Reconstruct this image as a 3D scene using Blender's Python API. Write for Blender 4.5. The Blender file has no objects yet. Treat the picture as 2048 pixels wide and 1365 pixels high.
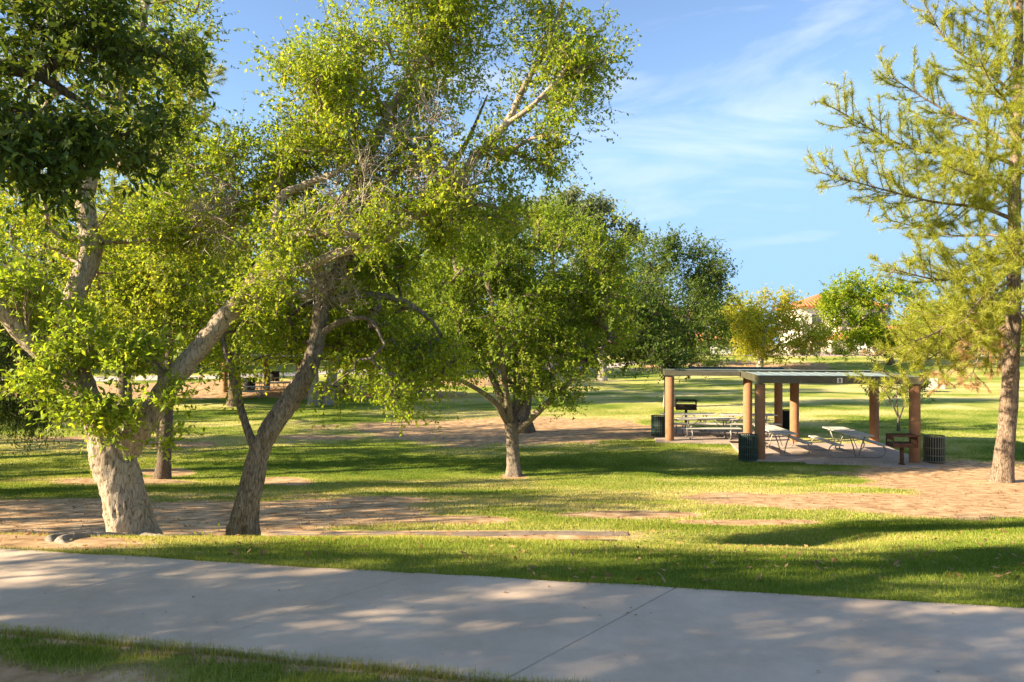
import bpy, bmesh, math, random
import numpy as np
from mathutils import Vector

# ------------------------------------------------------------------ camera, sky, sun, exposure
scene = bpy.context.scene
CAMZ = 3.84
FPX = 1500.0                     # focal length in pixels of a 2048 px wide frame
cam_d = bpy.data.cameras.new("camera")
cam = bpy.data.objects.new("camera", cam_d)
scene.collection.objects.link(cam)
cam.location = (0, 0, CAMZ)
cam.rotation_euler = (math.radians(90), 0, 0)
cam_d.sensor_width = 36.0
cam_d.lens = 36.0 * FPX / 2048.0
cam_d.clip_start = 0.05
cam_d.clip_end = 3000
scene.camera = cam

SUN_EL = math.radians(24)
SUN_BACK = math.radians(14)      # sun stands to the left and this much behind the camera
to_sun = Vector((-math.cos(SUN_BACK) * math.cos(SUN_EL), -math.sin(SUN_BACK) * math.cos(SUN_EL), math.sin(SUN_EL)))

world = bpy.data.worlds.new("World")
scene.world = world
world.use_nodes = True
wt = world.node_tree
wt.nodes.clear()
w_out = wt.nodes.new("ShaderNodeOutputWorld")
w_bg = wt.nodes.new("ShaderNodeBackground")
w_sky = wt.nodes.new("ShaderNodeTexSky")
w_sky.sky_type = 'NISHITA'
w_sky.sun_disc = False
w_sky.sun_elevation = SUN_EL
w_sky.sun_rotation = math.atan2(to_sun.x, to_sun.y)
w_sky.air_density = 1.0
w_sky.altitude = 1800
w_sky.dust_density = 0.0
w_sky.ozone_density = 1.6
w_bg.inputs[1].default_value = 0.083
# thin high cloud: stretched noise in the direction of view, everywhere in the sky
w_tc = wt.nodes.new("ShaderNodeTexCoord")
w_map = wt.nodes.new("ShaderNodeMapping")
w_map.inputs['Scale'].default_value = (1.5, 1.5, 7.0)
w_map.inputs['Rotation'].default_value = (0.0, 0.10, 0.0)
w_map.inputs['Location'].default_value = (0.1, 0.0, 0.3)
w_n1 = wt.nodes.new("ShaderNodeTexNoise")
w_n1.inputs['Scale'].default_value = 1.5
w_n1.inputs['Detail'].default_value = 7
w_n1.inputs['Roughness'].default_value = 0.55
w_n1.inputs['Distortion'].default_value = 0.9
w_r = wt.nodes.new("ShaderNodeValToRGB")
w_r.color_ramp.elements[0].position = 0.5
w_r.color_ramp.elements[0].color = (0, 0, 0, 1)
w_r.color_ramp.elements[1].position = 0.74
w_r.color_ramp.elements[1].color = (0.6, 0.6, 0.6, 1)
w_mix = wt.nodes.new("ShaderNodeMixRGB")
w_mix.inputs[2].default_value = (3.7, 4.0, 4.4, 1)
L = wt.links.new
L(w_tc.outputs['Generated'], w_map.inputs['Vector'])
L(w_map.outputs[0], w_n1.inputs['Vector'])
L(w_n1.outputs['Fac'], w_r.inputs[0])
L(w_r.outputs[0], w_mix.inputs[0])
w_cap = wt.nodes.new('ShaderNodeMixRGB')
w_cap.blend_type = 'DARKEN'
w_cap.inputs[0].default_value = 1.0
w_cap.inputs[2].default_value = (1.6, 2.65, 4.0, 1)
L(w_sky.outputs[0], w_cap.inputs[1])
L(w_cap.outputs[0], w_mix.inputs[1])
L(w_mix.outputs[0], w_bg.inputs[0])
L(w_bg.outputs[0], w_out.inputs[0])

sun_d = bpy.data.lights.new("sun", 'SUN')
sun_d.energy = 5.0
sun_d.angle = math.radians(0.53)
sun_d.color = (1.0, 0.84, 0.59)
sun = bpy.data.objects.new("sun", sun_d)
sun.rotation_euler = (-to_sun).to_track_quat('-Z', 'Y').to_euler()
sun.location = (-20, -10, 30)
scene.collection.objects.link(sun)

scene.view_settings.view_transform = 'Standard'
scene.view_settings.look = 'None'
scene.view_settings.exposure = 1.85
scene.view_settings.gamma = 1.0
scene.view_settings.use_curve_mapping = False
scene.cycles.max_bounces = 6
scene.cycles.transparent_max_bounces = 4
scene.cycles.transmission_bounces = 4

# ------------------------------------------------------------------ helpers
COL = scene.collection
R = random.Random(7)


def W(px, py, d):
    """world point seen at pixel (px, py) of the 2048 px photograph at distance d"""
    return np.array([(px - 1024.0) / FPX * d, d, CAMZ - (py - 682.0) / FPX * d])


def hash3(i, j, k, seed):
    h = (i.astype(np.int64) * 374761393 + j.astype(np.int64) * 668265263 + k.astype(np.int64) * 2147483647 + seed * 1274126177) & 0xFFFFFFFF
    h = ((h ^ (h >> 13)) * 1274126177) & 0xFFFFFFFF
    h = (h ^ (h >> 16)) & 0xFFFFFFFF
    return h / 4294967295.0


def vnoise(P, seed=0):
    P = np.asarray(P, float)
    I = np.floor(P).astype(np.int64)
    F = P - I
    F = F * F * (3 - 2 * F)
    r = 0
    for a in (0, 1):
        for b in (0, 1):
            for c in (0, 1):
                w = (F[:, 0] if a else 1 - F[:, 0]) * (F[:, 1] if b else 1 - F[:, 1]) * (F[:, 2] if c else 1 - F[:, 2])
                r = r + w * hash3(I[:, 0] + a, I[:, 1] + b, I[:, 2] + c, seed)
    return r * 2 - 1


def mesh_obj(name, V, F, mat=None, parent=None, smooth=False, attrs=None, n=None):
    """V (k,3); F (m,3) or (m,4) int array, or list of faces of mixed size"""
    me = bpy.data.meshes.new(name)
    V = np.asarray(V, np.float32)
    if isinstance(F, np.ndarray):
        m, s = F.shape
        me.vertices.add(len(V))
        me.vertices.foreach_set('co', V.ravel())
        me.loops.add(m * s)
        me.loops.foreach_set('vertex_index', F.astype(np.int32).ravel())
        me.polygons.add(m)
        me.polygons.foreach_set('loop_start', np.arange(0, m * s, s, dtype=np.int32))
        me.polygons.foreach_set('loop_total', np.full(m, s, np.int32))
    else:
        me.from_pydata([tuple(v) for v in V.tolist()], [], [tuple(f) for f in F])
    if smooth:
        me.polygons.foreach_set('use_smooth', np.ones(len(me.polygons), bool))
    if attrs:
        for k, (dom, arr) in attrs.items():
            a = me.attributes.new(k, 'FLOAT', dom)
            a.data.foreach_set('value', np.asarray(arr, np.float32))
    me.update(calc_edges=True)
    if mat is not None:
        me.materials.append(mat)
    o = bpy.data.objects.new(name, me)
    COL.objects.link(o)
    if parent is not None:
        o.parent = parent
    return o


def tag(o, label=None, cat=None, group=None, kind=None):
    if label: o['label'] = label
    if cat: o['category'] = cat
    if group: o['group'] = group
    if kind: o['kind'] = kind
    return o


def empty(name, loc=(0, 0, 0), rz=0.0, label=None, cat=None, group=None, kind=None):
    o = bpy.data.objects.new(name, None)
    COL.objects.link(o)
    o.location = tuple(loc)
    o.rotation_euler = (0, 0, rz)
    return tag(o, label, cat, group, kind)


def copy_tree(o, parent=None):
    c = o.copy()
    COL.objects.link(c)
    c.parent = parent
    for ch in list(o.children):
        copy_tree(ch, c)
    return c


class MB:
    """small mesh builder"""
    def __init__(s):
        s.v = []; s.f = []

    def add(s, V, F):
        b = len(s.v)
        s.v += [tuple(map(float, v)) for v in V]
        s.f += [tuple(int(i) + b for i in f) for f in F]
        return s

    def box(s, x0, x1, y0, y1, z0, z1, bev=0.0):
        if bev <= 0:
            V = [(x, y, z) for z in (z0, z1) for y in (y0, y1) for x in (x0, x1)]
            return s.add(V, [(0, 2, 3, 1), (4, 5, 7, 6), (0, 1, 5, 4), (2, 6, 7, 3), (0, 4, 6, 2), (1, 3, 7, 5)])
        b = bev
        V = []
        for z, ins in ((z0, b), (z0 + b, 0), (z1 - b, 0), (z1, b)):
            V += [(x0 + ins, y0 + ins, z), (x1 - ins, y0 + ins, z), (x1 - ins, y1 - ins, z), (x0 + ins, y1 - ins, z)]
        F = [(3, 2, 1, 0), (12, 13, 14, 15)]
        for k in range(3):
            for i in range(4):
                j = (i + 1) % 4
                F.append((k * 4 + i, k * 4 + j, k * 4 + 4 + j, k * 4 + 4 + i))
        return s.add(V, F)

    def tube(s, pts, rad, n=8, cap=True):
        V, F = tube(pts, rad, n)
        s.add(V, F.tolist())
        if cap:
            m = len(pts)
            s.f.append(tuple(len(s.v) - n * m + i for i in range(n))[::-1])
            s.f.append(tuple(len(s.v) - n + i for i in range(n)))
        return s

    def build(s, name, mat, parent=None, smooth=False):
        return mesh_obj(name, np.array(s.v), s.f, mat, parent, smooth)


def tube(pts, rad, n=6):
    P = np.asarray(pts, float)
    m = len(P)
    rad = np.broadcast_to(np.asarray(rad, float), (m,))
    T = np.gradient(P, axis=0)
    T /= np.linalg.norm(T, axis=1)[:, None] + 1e-9
    ref = np.array([0.0, 0, 1]) if abs(T[0][2]) < 0.9 else np.array([1.0, 0, 0])
    A = np.empty_like(P)
    a = np.cross(T[0], ref)
    a /= np.linalg.norm(a)
    for i in range(m):
        a = a - T[i] * a.dot(T[i])
        a /= np.linalg.norm(a) + 1e-9
        A[i] = a
    B = np.cross(T, A)
    th = np.arange(n) * 2 * math.pi / n
    V = P[:, None, :] + rad[:, None, None] * (np.cos(th)[None, :, None] * A[:, None, :] + np.sin(th)[None, :, None] * B[:, None, :])
    i = np.arange(m - 1)[:, None] * n
    j = np.arange(n)[None, :]
    k = (j + 1) % n
    F = np.stack([i + j, i + k, i + n + k, i + n + j], -1).reshape(-1, 4)
    return V.reshape(-1, 3), F


def smooth_path(pts, rad, step):
    """Catmull-Rom resample of a polyline with radii"""
    P = np.asarray(pts, float)
    r = np.asarray(rad, float)
    if len(r) != len(P):
        r = np.interp(np.linspace(0, 1, len(P)), np.linspace(0, 1, len(r)), r)
    Q = np.vstack([2 * P[0] - P[1], P, 2 * P[-1] - P[-2]])
    out, ro = [], []
    for i in range(len(P) - 1):
        p0, p1, p2, p3 = Q[i:i + 4]
        k = max(1, int(np.linalg.norm(p2 - p1) / step))
        for t in np.arange(k) / k:
            out.append(0.5 * (2 * p1 + (p2 - p0) * t + (2 * p0 - 5 * p1 + 4 * p2 - p3) * t * t + (3 * p1 - p0 - 3 * p2 + p3) * t ** 3))
            ro.append(r[i] * (1 - t) + r[i + 1] * t)
    out.append(P[-1]); ro.append(r[-1])
    return np.array(out), np.array(ro)


# ------------------------------------------------------------------ materials
def new_mat(name):
    m = bpy.data.materials.new(name)
    m.use_nodes = True
    t = m.node_tree
    b = t.nodes['Principled BSDF']
    return m, t, b


def nd(t, kind, **kw):
    n = t.nodes.new(kind)
    for k, v in kw.items():
        if k in n.inputs: n.inputs[k].default_value = v
        else: setattr(n, k, v)
    return n


def ramp(t, stops):
    n = t.nodes.new('ShaderNodeValToRGB')
    e = n.color_ramp.elements
    while len(e) < len(stops): e.new(0.5)
    for el, (p, c) in zip(e, stops):
        el.position = p
        el.color = (*c, 1)
    return n


def coords(t, scale=(1, 1, 1)):
    g = nd(t, 'ShaderNodeNewGeometry')
    m = nd(t, 'ShaderNodeMapping')
    m.inputs['Scale'].default_value = scale
    t.links.new(g.outputs['Position'], m.inputs['Vector'])
    return m.outputs[0]


def noise(t, vec, scale, detail=4, rough=0.55, dist=0.0):
    n = nd(t, 'ShaderNodeTexNoise')
    n.inputs['Scale'].default_value = scale
    n.inputs['Detail'].default_value = detail
    n.inputs['Roughness'].default_value = rough
    n.inputs['Distortion'].default_value = dist
    t.links.new(vec, n.inputs['Vector'])
    return n.outputs['Fac']


def bump(t, b, h, strength=0.5, dist=0.02):
    n = nd(t, 'ShaderNodeBump')
    n.inputs['Strength'].default_value = strength
    n.inputs['Distance'].default_value = dist
    t.links.new(h, n.inputs['Height'])
    t.links.new(n.outputs[0], b.inputs['Normal'])


def simple_mat(name, c1, c2, scale=6, rough=0.7, metal=0.0, bump_s=0.15, bump_scale=60, bump_d=0.004, spec=0.4, stretch=(1, 1, 1)):
    m, t, b = new_mat(name)
    v = coords(t, stretch)
    n = noise(t, v, scale, 6, 0.6, 0.3)
    r = ramp(t, [(0.3, c1), (0.7, c2)])
    t.links.new(n, r.inputs[0])
    t.links.new(r.outputs[0], b.inputs['Base Color'])
    b.inputs['Roughness'].default_value = rough
    b.inputs['Metallic'].default_value = metal
    b.inputs['Specular IOR Level'].default_value = spec
    if bump_s > 0:
        bump(t, b, noise(t, v, bump_scale, 4), bump_s, bump_d)
    return m


def leaf_mat(name, stops, transl=0.4, rough=0.55, spec=0.14, tboost=1.55):
    """stops: colours across the per-leaf variation attribute"""
    stops = [(p, ((c[0] * 0.97, c[1] * 1.1, c[2]) if c[1] > 0.8 * c[0] else c)) for p, c in stops]
    m, t, b = new_mat(name)
    a = nd(t, 'ShaderNodeAttribute', attribute_name='rnd')
    r = ramp(t, stops)
    t.links.new(a.outputs['Fac'], r.inputs[0])
    t.links.new(r.outputs[0], b.inputs['Base Color'])
    b.inputs['Roughness'].default_value = rough
    b.inputs['Specular IOR Level'].default_value = spec
    tr = nd(t, 'ShaderNodeBsdfTranslucent')
    mx = nd(t, 'ShaderNodeMixRGB', blend_type='MULTIPLY')
    mx.inputs[0].default_value = 1
    mx.inputs[2].default_value = (tboost * 1.1, tboost, tboost * 0.5, 1)
    t.links.new(r.outputs[0], mx.inputs[1])
    t.links.new(mx.outputs[0], tr.inputs[0])
    ms = nd(t, 'ShaderNodeMixShader')
    ms.inputs[0].default_value = transl
    t.links.new(b.outputs[0], ms.inputs[1])
    t.links.new(tr.outputs[0], ms.inputs[2])
    t.links.new(ms.outputs[0], t.nodes['Material Output'].inputs[0])
    return m


def bark_mat(name, c_dark, c_mid, c_light, sc=1.0, bump_s=0.9, bd=0.03):
    m, t, b = new_mat(name)
    v = coords(t, (1, 1, 0.26))
    n1 = noise(t, v, 30 * sc, 9, 0.72, 1.3)
    vo = nd(t, 'ShaderNodeTexVoronoi', feature='DISTANCE_TO_EDGE')
    vo.inputs['Scale'].default_value = 26 * sc
    n0 = noise(t, v, 6 * sc, 4, 0.6)
    va = nd(t, 'ShaderNodeVectorMath', operation='MULTIPLY_ADD')
    va.inputs[1].default_value = (0.12 / sc,) * 3
    t.links.new(n0, va.inputs[0])
    t.links.new(v, va.inputs[2])
    t.links.new(va.outputs[0], vo.inputs['Vector'])
    rv = ramp(t, [(0.0, (0, 0, 0)), (0.18, (1, 1, 1))])
    t.links.new(vo.outputs['Distance'], rv.inputs[0])
    mul = nd(t, 'ShaderNodeMath', operation='MULTIPLY_ADD')
    mul.inputs[1].default_value = 0.13
    t.links.new(rv.outputs[0], mul.inputs[0])
    t.links.new(n1, mul.inputs[2])
    r = ramp(t, [(0.4, c_dark), (0.53, c_mid), (0.74, c_light)])
    t.links.new(mul.outputs[0], r.inputs[0])
    big = noise(t, v, 2.2, 3)
    rb = ramp(t, [(0.35, (0.72, 0.68, 0.62)), (0.65, (1.0, 1.0, 1.0))])
    t.links.new(big, rb.inputs[0])
    mx = nd(t, 'ShaderNodeMixRGB', blend_type='MULTIPLY')
    mx.inputs[0].default_value = 1
    t.links.new(r.outputs[0], mx.inputs[1])
    t.links.new(rb.outputs[0], mx.inputs[2])
    t.links.new(mx.outputs[0], b.inputs['Base Color'])
    b.inputs['Roughness'].default_value = 0.9
    b.inputs['Specular IOR Level'].default_value = 0.15
    bump(t, b, mul.outputs[0], bump_s, bd)
    return m


M = {}
M['elm_bark'] = bark_mat('elm_bark', (0.12, 0.078, 0.046), (0.42, 0.335, 0.25), (0.64, 0.54, 0.43), 1.0)
M['grey_bark'] = bark_mat('grey_bark', (0.07, 0.05, 0.035), (0.2, 0.16, 0.12), (0.38, 0.32, 0.26), 1.1)
M['dark_bark'] = bark_mat('dark_bark', (0.05, 0.038, 0.028), (0.15, 0.115, 0.085), (0.28, 0.23, 0.18), 1.2)
M['pale_bark'] = bark_mat('pale_bark', (0.2, 0.16, 0.12), (0.38, 0.32, 0.26), (0.55, 0.49, 0.42), 0.9)
M['pine_bark'] = bark_mat('pine_bark', (0.05, 0.036, 0.027), (0.19, 0.135, 0.098), (0.37, 0.29, 0.22), 0.7)
M['dead_wood'] = simple_mat('dead_wood', (0.28, 0.22, 0.17), (0.5, 0.42, 0.34), 20, 0.9)
G_ = lambda *a: a
M['elm_leaf'] = leaf_mat('elm_leaf', [(0.0, (0.1, 0.155, 0.014)), (0.4, (0.22, 0.28, 0.02)), (0.8, (0.38, 0.38, 0.03)), (1.0, (0.5, 0.38, 0.05))], 0.5)
M['sucker_leaf'] = leaf_mat('sucker_leaf', [(0.0, (0.13, 0.19, 0.02)), (0.5, (0.27, 0.33, 0.03)), (0.9, (0.4, 0.4, 0.05)), (1.0, (0.5, 0.34, 0.06))], 0.48)
M['center_leaf'] = leaf_mat('center_leaf', [(0.0, (0.09, 0.145, 0.016)), (0.5, (0.2, 0.26, 0.024)), (0.9, (0.34, 0.34, 0.035)), (1.0, (0.42, 0.3, 0.07))], 0.48)
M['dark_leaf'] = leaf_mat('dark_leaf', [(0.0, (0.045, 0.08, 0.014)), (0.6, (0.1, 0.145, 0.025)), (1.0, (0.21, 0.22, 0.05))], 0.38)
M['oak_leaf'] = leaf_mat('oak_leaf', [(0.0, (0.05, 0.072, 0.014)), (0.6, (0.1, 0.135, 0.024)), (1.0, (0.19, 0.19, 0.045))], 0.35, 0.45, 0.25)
M['back_leaf'] = leaf_mat('back_leaf', [(0.0, (0.11, 0.155, 0.016)), (0.5, (0.24, 0.27, 0.024)), (0.9, (0.38, 0.36, 0.04)), (1.0, (0.45, 0.28, 0.06))], 0.5)
M['yellow_leaf'] = leaf_mat('yellow_leaf', [(0.0, (0.22, 0.26, 0.025)), (0.5, (0.4, 0.38, 0.04)), (1.0, (0.56, 0.42, 0.08))], 0.5)
M['euc_leaf'] = leaf_mat('euc_leaf', [(0.0, (0.1, 0.12, 0.06)), (0.6, (0.19, 0.2, 0.1)), (1.0, (0.3, 0.27, 0.14))], 0.25)
M['needle'] = leaf_mat('needle', [(0.0, (0.15, 0.165, 0.022)), (0.5, (0.32, 0.31, 0.045)), (0.93, (0.5, 0.44, 0.08)), (1.0, (0.5, 0.32, 0.13))], 0.4)
M['dead_needle'] = leaf_mat('dead_needle', [(0.0, (0.3, 0.17, 0.075)), (0.6, (0.45, 0.28, 0.13)), (1.0, (0.55, 0.4, 0.2))], 0.3)
M['dead_leaf'] = leaf_mat('dead_leaf', [(0.0, (0.2, 0.1, 0.045)), (0.6, (0.32, 0.18, 0.08)), (1.0, (0.42, 0.28, 0.13))], 0.25)
M['shrub_leaf'] = leaf_mat('shrub_leaf', [(0.0, (0.04, 0.065, 0.014)), (1.0, (0.14, 0.14, 0.03))], 0.3)
M['dry_shrub_leaf'] = leaf_mat('dry_shrub_leaf', [(0.0, (0.2, 0.15, 0.07)), (1.0, (0.42, 0.32, 0.16))], 0.3)
M['grass_blade'] = leaf_mat('grass_blade', [(0.0, (0.09, 0.135, 0.017)), (0.4, (0.2, 0.235, 0.03)), (0.72, (0.42, 0.36, 0.1)), (1.0, (0.64, 0.49, 0.23))], 0.35, 0.6, 0.06, 1.2)

# ------------------------------------------------------------------ terrain
def edge_y(x):                     # far edge of the concrete path
    return 5.60 - 0.182 * (x + 3.08)


def near_edge_y(x):                # near edge of the concrete path
    return 4.167 - 0.223 * (x + 2.845)


def terrain(x, y):
    x = np.asarray(x, float); y = np.asarray(y, float)
    t = y - edge_y(x)
    crest = np.interp(x, [-12, -6, -4, -1, 3, 6, 12], [1.9, 2.0, 2.2, 3.0, 3.2, 4.0, 5.0])
    zc = np.interp(x, [-12, -4, 0, 3, 6, 12], [1.68, 1.68, 1.69, 1.71, 1.84, 1.92])
    s = t / crest
    ztop = 2.225
    up = ztop - (ztop - zc) * np.clip(s, 0, 1) ** 1.6
    # beyond the crest: into the ditch, up to the kerb, then the long fall to the lower lawn
    ditch_d = edge_y(x) + crest          # y of the crest
    kerb_y = np.interp(x, [-20, -6, -2, 4, 12, 30], [11.3, 11.0, 10.95, 11.0, 11.5, 13.0])
    q = np.clip((y - ditch_d) / np.maximum(kerb_y - ditch_d, 0.3), 0, 1)
    zk = 1.03
    bottom = 0.86
    a = zc + (bottom - zc) * np.clip(q / 0.55, 0, 1) ** 0.8
    b = bottom + (zk - bottom) * np.clip((q - 0.72) / 0.28, 0, 1) ** 1.0
    mid = np.where(q < 0.6, a, np.maximum(bottom, b))
    fade = np.clip((x - 2.0) / 2.5, 0, 1)
    mid = mid * (1 - fade) + fade * (zc + (zk - zc) * q)
    fall = zk * np.clip(1 - (y - kerb_y) / (21.5 - kerb_y), 0, 1) ** 1.15
    z = np.where(t <= crest, up, np.where(y < kerb_y, mid, fall))
    # far rise
    w = np.clip((x + 14) / 24.0, 0, 1)
    start = 47 + 20 * w
    end = 72 + 24 * w
    r = np.clip((y - start) / (end - start), 0, 1)
    z = z + 1.9 * r * r * (3 - 2 * r)
    # gentle unevenness
    P = np.stack([x * 0.35, y * 0.35, x * 0], -1)
    z = z + 0.05 * vnoise(P.reshape(-1, 3), 3).reshape(x.shape) * np.clip((y - 12) / 4, 0, 1)
    return z


def tz(x, y):
    return float(terrain(np.array([x]), np.array([y]))[0])


def axis(segs):
    out = []
    for a, b, s in segs:
        out += list(np.arange(a, b - 1e-6, s))
    out.append(segs[-1][1])
    return np.array(out)


gx = axis([(-420, -120, 30), (-120, -40, 5), (-40, -14, 0.9), (-14, 14, 0.16), (14, 40, 0.6), (40, 120, 5), (120, 420, 30)])
gy = axis([(-60, -4, 4), (-4, 2.5, 0.5), (2.5, 14, 0.11), (14, 36, 0.3), (36, 110, 1.2), (110, 600, 35)])
GX, GY = np.meshgrid(gx, gy)
GZ = terrain(GX, GY)
nx, ny = len(gx), len(gy)
flat = np.stack([GX.ravel(), GY.ravel(), GZ.ravel()], -1)


def dirt_at(x, y, z):
    """bare-earth amount and dryness of the lawn: worn places, listed as seen from the path"""
    d = np.maximum(y, 0.5)
    px = 1024 + x / d * FPX
    py = 682 - (z - CAMZ) / d * FPX
    n = 0.6 * vnoise(np.stack([x * 0.45, y * 0.9, x * 0], -1), 11) + 0.5 * vnoise(np.stack([x * 1.7, y * 2.3, x * 0], -1), 12)
    dirt = np.full(x.shape, -1.0)
    ell = [(120, 1045, 330, 46), (420, 1040, 300, 42), (650, 1025, 170, 30), (1010, 862, 300, 26), (1160, 862, 170, 22), (830, 858, 140, 14),
           (1900, 955, 190, 34), (2010, 985, 200, 46), (1700, 1003, 330, 17), (1960, 1022, 260, 14), (1470, 995, 120, 8), (560, 962, 60, 8), (1330, 862, 60, 18),
           (900, 1040, 160, 9), (1250, 1030, 170, 8), (1500, 1045, 160, 7), (760, 1000, 120, 8), (240, 962, 120, 8), (330, 890, 120, 7), (150, 878, 100, 5), (640, 875, 90, 5), (330, 945, 60, 8),
           (480, 780, 300, 17), (820, 790, 120, 6), (60, 778, 200, 12), (1440, 735, 170, 12), (960, 765, 100, 7), (1028, 952, 30, 6), (1600, 735, 60, 8)]
    for (cx, cy, rx, ry) in ell:
        e = 1 - np.sqrt(((px - cx) / rx) ** 2 + ((py - cy) / ry) ** 2)
        dirt = np.where(y > 8.2, np.maximum(dirt, e * 1.8), dirt)
    # ditch bottom and the slope above the kerb
    t = y - edge_y(x)
    dirt = np.where((y > 8.6) & (y < 11.2) & (z < 1.5) & (x < 2.5), np.maximum(dirt, 0.5 - 0.9 * np.clip((x + 1.5) / 3.5, 0, 1)), dirt)
    # worn ground on the near side of the path, left
    near = near_edge_y(x) - y
    e = 1 - np.sqrt(((x + 2.9) / 1.2) ** 2 + ((y - 3.35) / 0.5) ** 2)
    dirt = np.where(near > 0, np.maximum(dirt, e * 1.8), dirt)
    e = 1 - np.sqrt(((x + 4.2) / 1.2) ** 2 + ((t - 0.5) / 0.6) ** 2)
    dirt = np.where(t > 0, np.maximum(dirt, e * 1.3), dirt)
    # under the path slabs
    dirt = np.where((near < 0.06) & (t < -0.06), 1.0, dirt)
    dirt = np.clip(0.42 + np.where(dirt > 0, 1.9, 1.0) * dirt + 1.0 * n * (dirt > -0.7), 0, 1)
    dry = 0.45 + 0.5 * vnoise(np.stack([x * 0.16, y * 0.4, x * 0], -1), 21) + 0.35 * vnoise(np.stack([x * 0.7, y * 1.2, x * 0], -1), 22)
    dry = dry + 0.22 * np.clip((y - 27) / 14, 0, 1) * (x > -8) + 0.35 * np.exp(-((y - 17.5) / 2.2) ** 2) * (x > -6) * (x < 9)
    crest = np.interp(x, [-12, -6, -4, -1, 3, 6, 12], [1.9, 2.0, 2.2, 3.0, 3.2, 4.0, 5.0])
    dry = dry - 0.06 + 0.36 * np.exp(-((t / crest - 0.95) / 0.4) ** 2) + 0.24 * np.clip((y - 10.5) / 1.5, 0, 1) * np.clip((18 - y) / 3, 0, 1) + 0.5 * np.clip(dirt * 1.6 - 0.1, 0, 1)
    return dirt, np.clip(dry, 0, 1)


DIRT, DRY = dirt_at(flat[:, 0], flat[:, 1], flat[:, 2])
i = np.arange(ny - 1)[:, None] * nx
j = np.arange(nx - 1)[None, :]
GF = np.stack([i + j, i + j + 1, i + nx + j + 1, i + nx + j], -1).reshape(-1, 4)

m, t, b = new_mat('lawn')
v = coords(t)
ad = nd(t, 'ShaderNodeAttribute', attribute_name='dirt')
ay = nd(t, 'ShaderNodeAttribute', attribute_name='dry')
vs = coords(t, (1.0, 1.0, 1.0))
n_f = noise(t, vs, 34, 6, 0.75)
n_m = noise(t, v, 4.0, 6, 0.6)
n_c = noise(t, v, 130, 3, 0.7)
# grass colour
s1 = nd(t, 'ShaderNodeMath', operation='MULTIPLY_ADD'); s1.inputs[1].default_value = 0.5
t.links.new(n_f, s1.inputs[0]); t.links.new(ay.outputs['Fac'], s1.inputs[2])
s2 = nd(t, 'ShaderNodeMath', operation='MULTIPLY_ADD'); s2.inputs[1].default_value = 0.5
t.links.new(n_m, s2.inputs[0]); t.links.new(s1.outputs[0], s2.inputs[2])
rg = ramp(t, [(0.42, (0.085, 0.145, 0.017)), (0.8, (0.19, 0.25, 0.03)), (1.0, (0.38, 0.38, 0.09)), (1.0, (0.55, 0.48, 0.19))])
mr = nd(t, 'ShaderNodeMapRange'); mr.inputs['From Max'].default_value = 1.5
t.links.new(s2.outputs[0], mr.inputs['Value'])
for e, p in zip(rg.color_ramp.elements, (0.25, 0.5, 0.7, 0.9)): e.position = p
t.links.new(mr.outputs[0], rg.inputs[0])
# earth colour
rd = ramp(t, [(0.32, (0.23, 0.125, 0.058)), (0.48, (0.43, 0.27, 0.142)), (0.66, (0.59, 0.405, 0.235))])
n_d = noise(t, v, 3.5, 8, 0.62)
t.links.new(n_d, rd.inputs[0])
# ragged border
s3 = nd(t, 'ShaderNodeMath', operation='MULTIPLY_ADD'); s3.inputs[1].default_value = 0.8
t.links.new(n_f, s3.inputs[0]); t.links.new(ad.outputs['Fac'], s3.inputs[2])
rb = ramp(t, [(0.66, (0, 0, 0)), (1.0, (1, 1, 1))])
t.links.new(s3.outputs[0], rb.inputs[0])
mx = nd(t, 'ShaderNodeMixRGB')
t.links.new(rb.outputs[0], mx.inputs[0]); t.links.new(rg.outputs[0], mx.inputs[1]); t.links.new(rd.outputs[0], mx.inputs[2])
t.links.new(mx.outputs[0], b.inputs['Base Color'])
b.inputs['Roughness'].default_value = 0.95
b.inputs['Specular IOR Level'].default_value = 0.1
sh = nd(t, 'ShaderNodeMath', operation='ADD')
t.links.new(n_f, sh.inputs[0]); t.links.new(n_c, sh.inputs[1])
iv = nd(t, 'ShaderNodeMath', operation='MULTIPLY_ADD'); iv.inputs[1].default_value = -0.93; iv.inputs[2].default_value = 1.0
t.links.new(rb.outputs[0], iv.inputs[0])
hm = nd(t, 'ShaderNodeMath', operation='MULTIPLY')
t.links.new(sh.outputs[0], hm.inputs[0]); t.links.new(iv.outputs[0], hm.inputs[1])
bump(t, b, hm.outputs[0], 0.8, 0.03)
M['lawn'] = m

ground = mesh_obj('ground', flat, GF, M['lawn'], None, True, {'dirt': ('POINT', DIRT), 'dry': ('POINT', DRY)})
tag(ground, 'park lawn with worn patches of bare reddish earth', 'ground', kind='structure')


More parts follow.
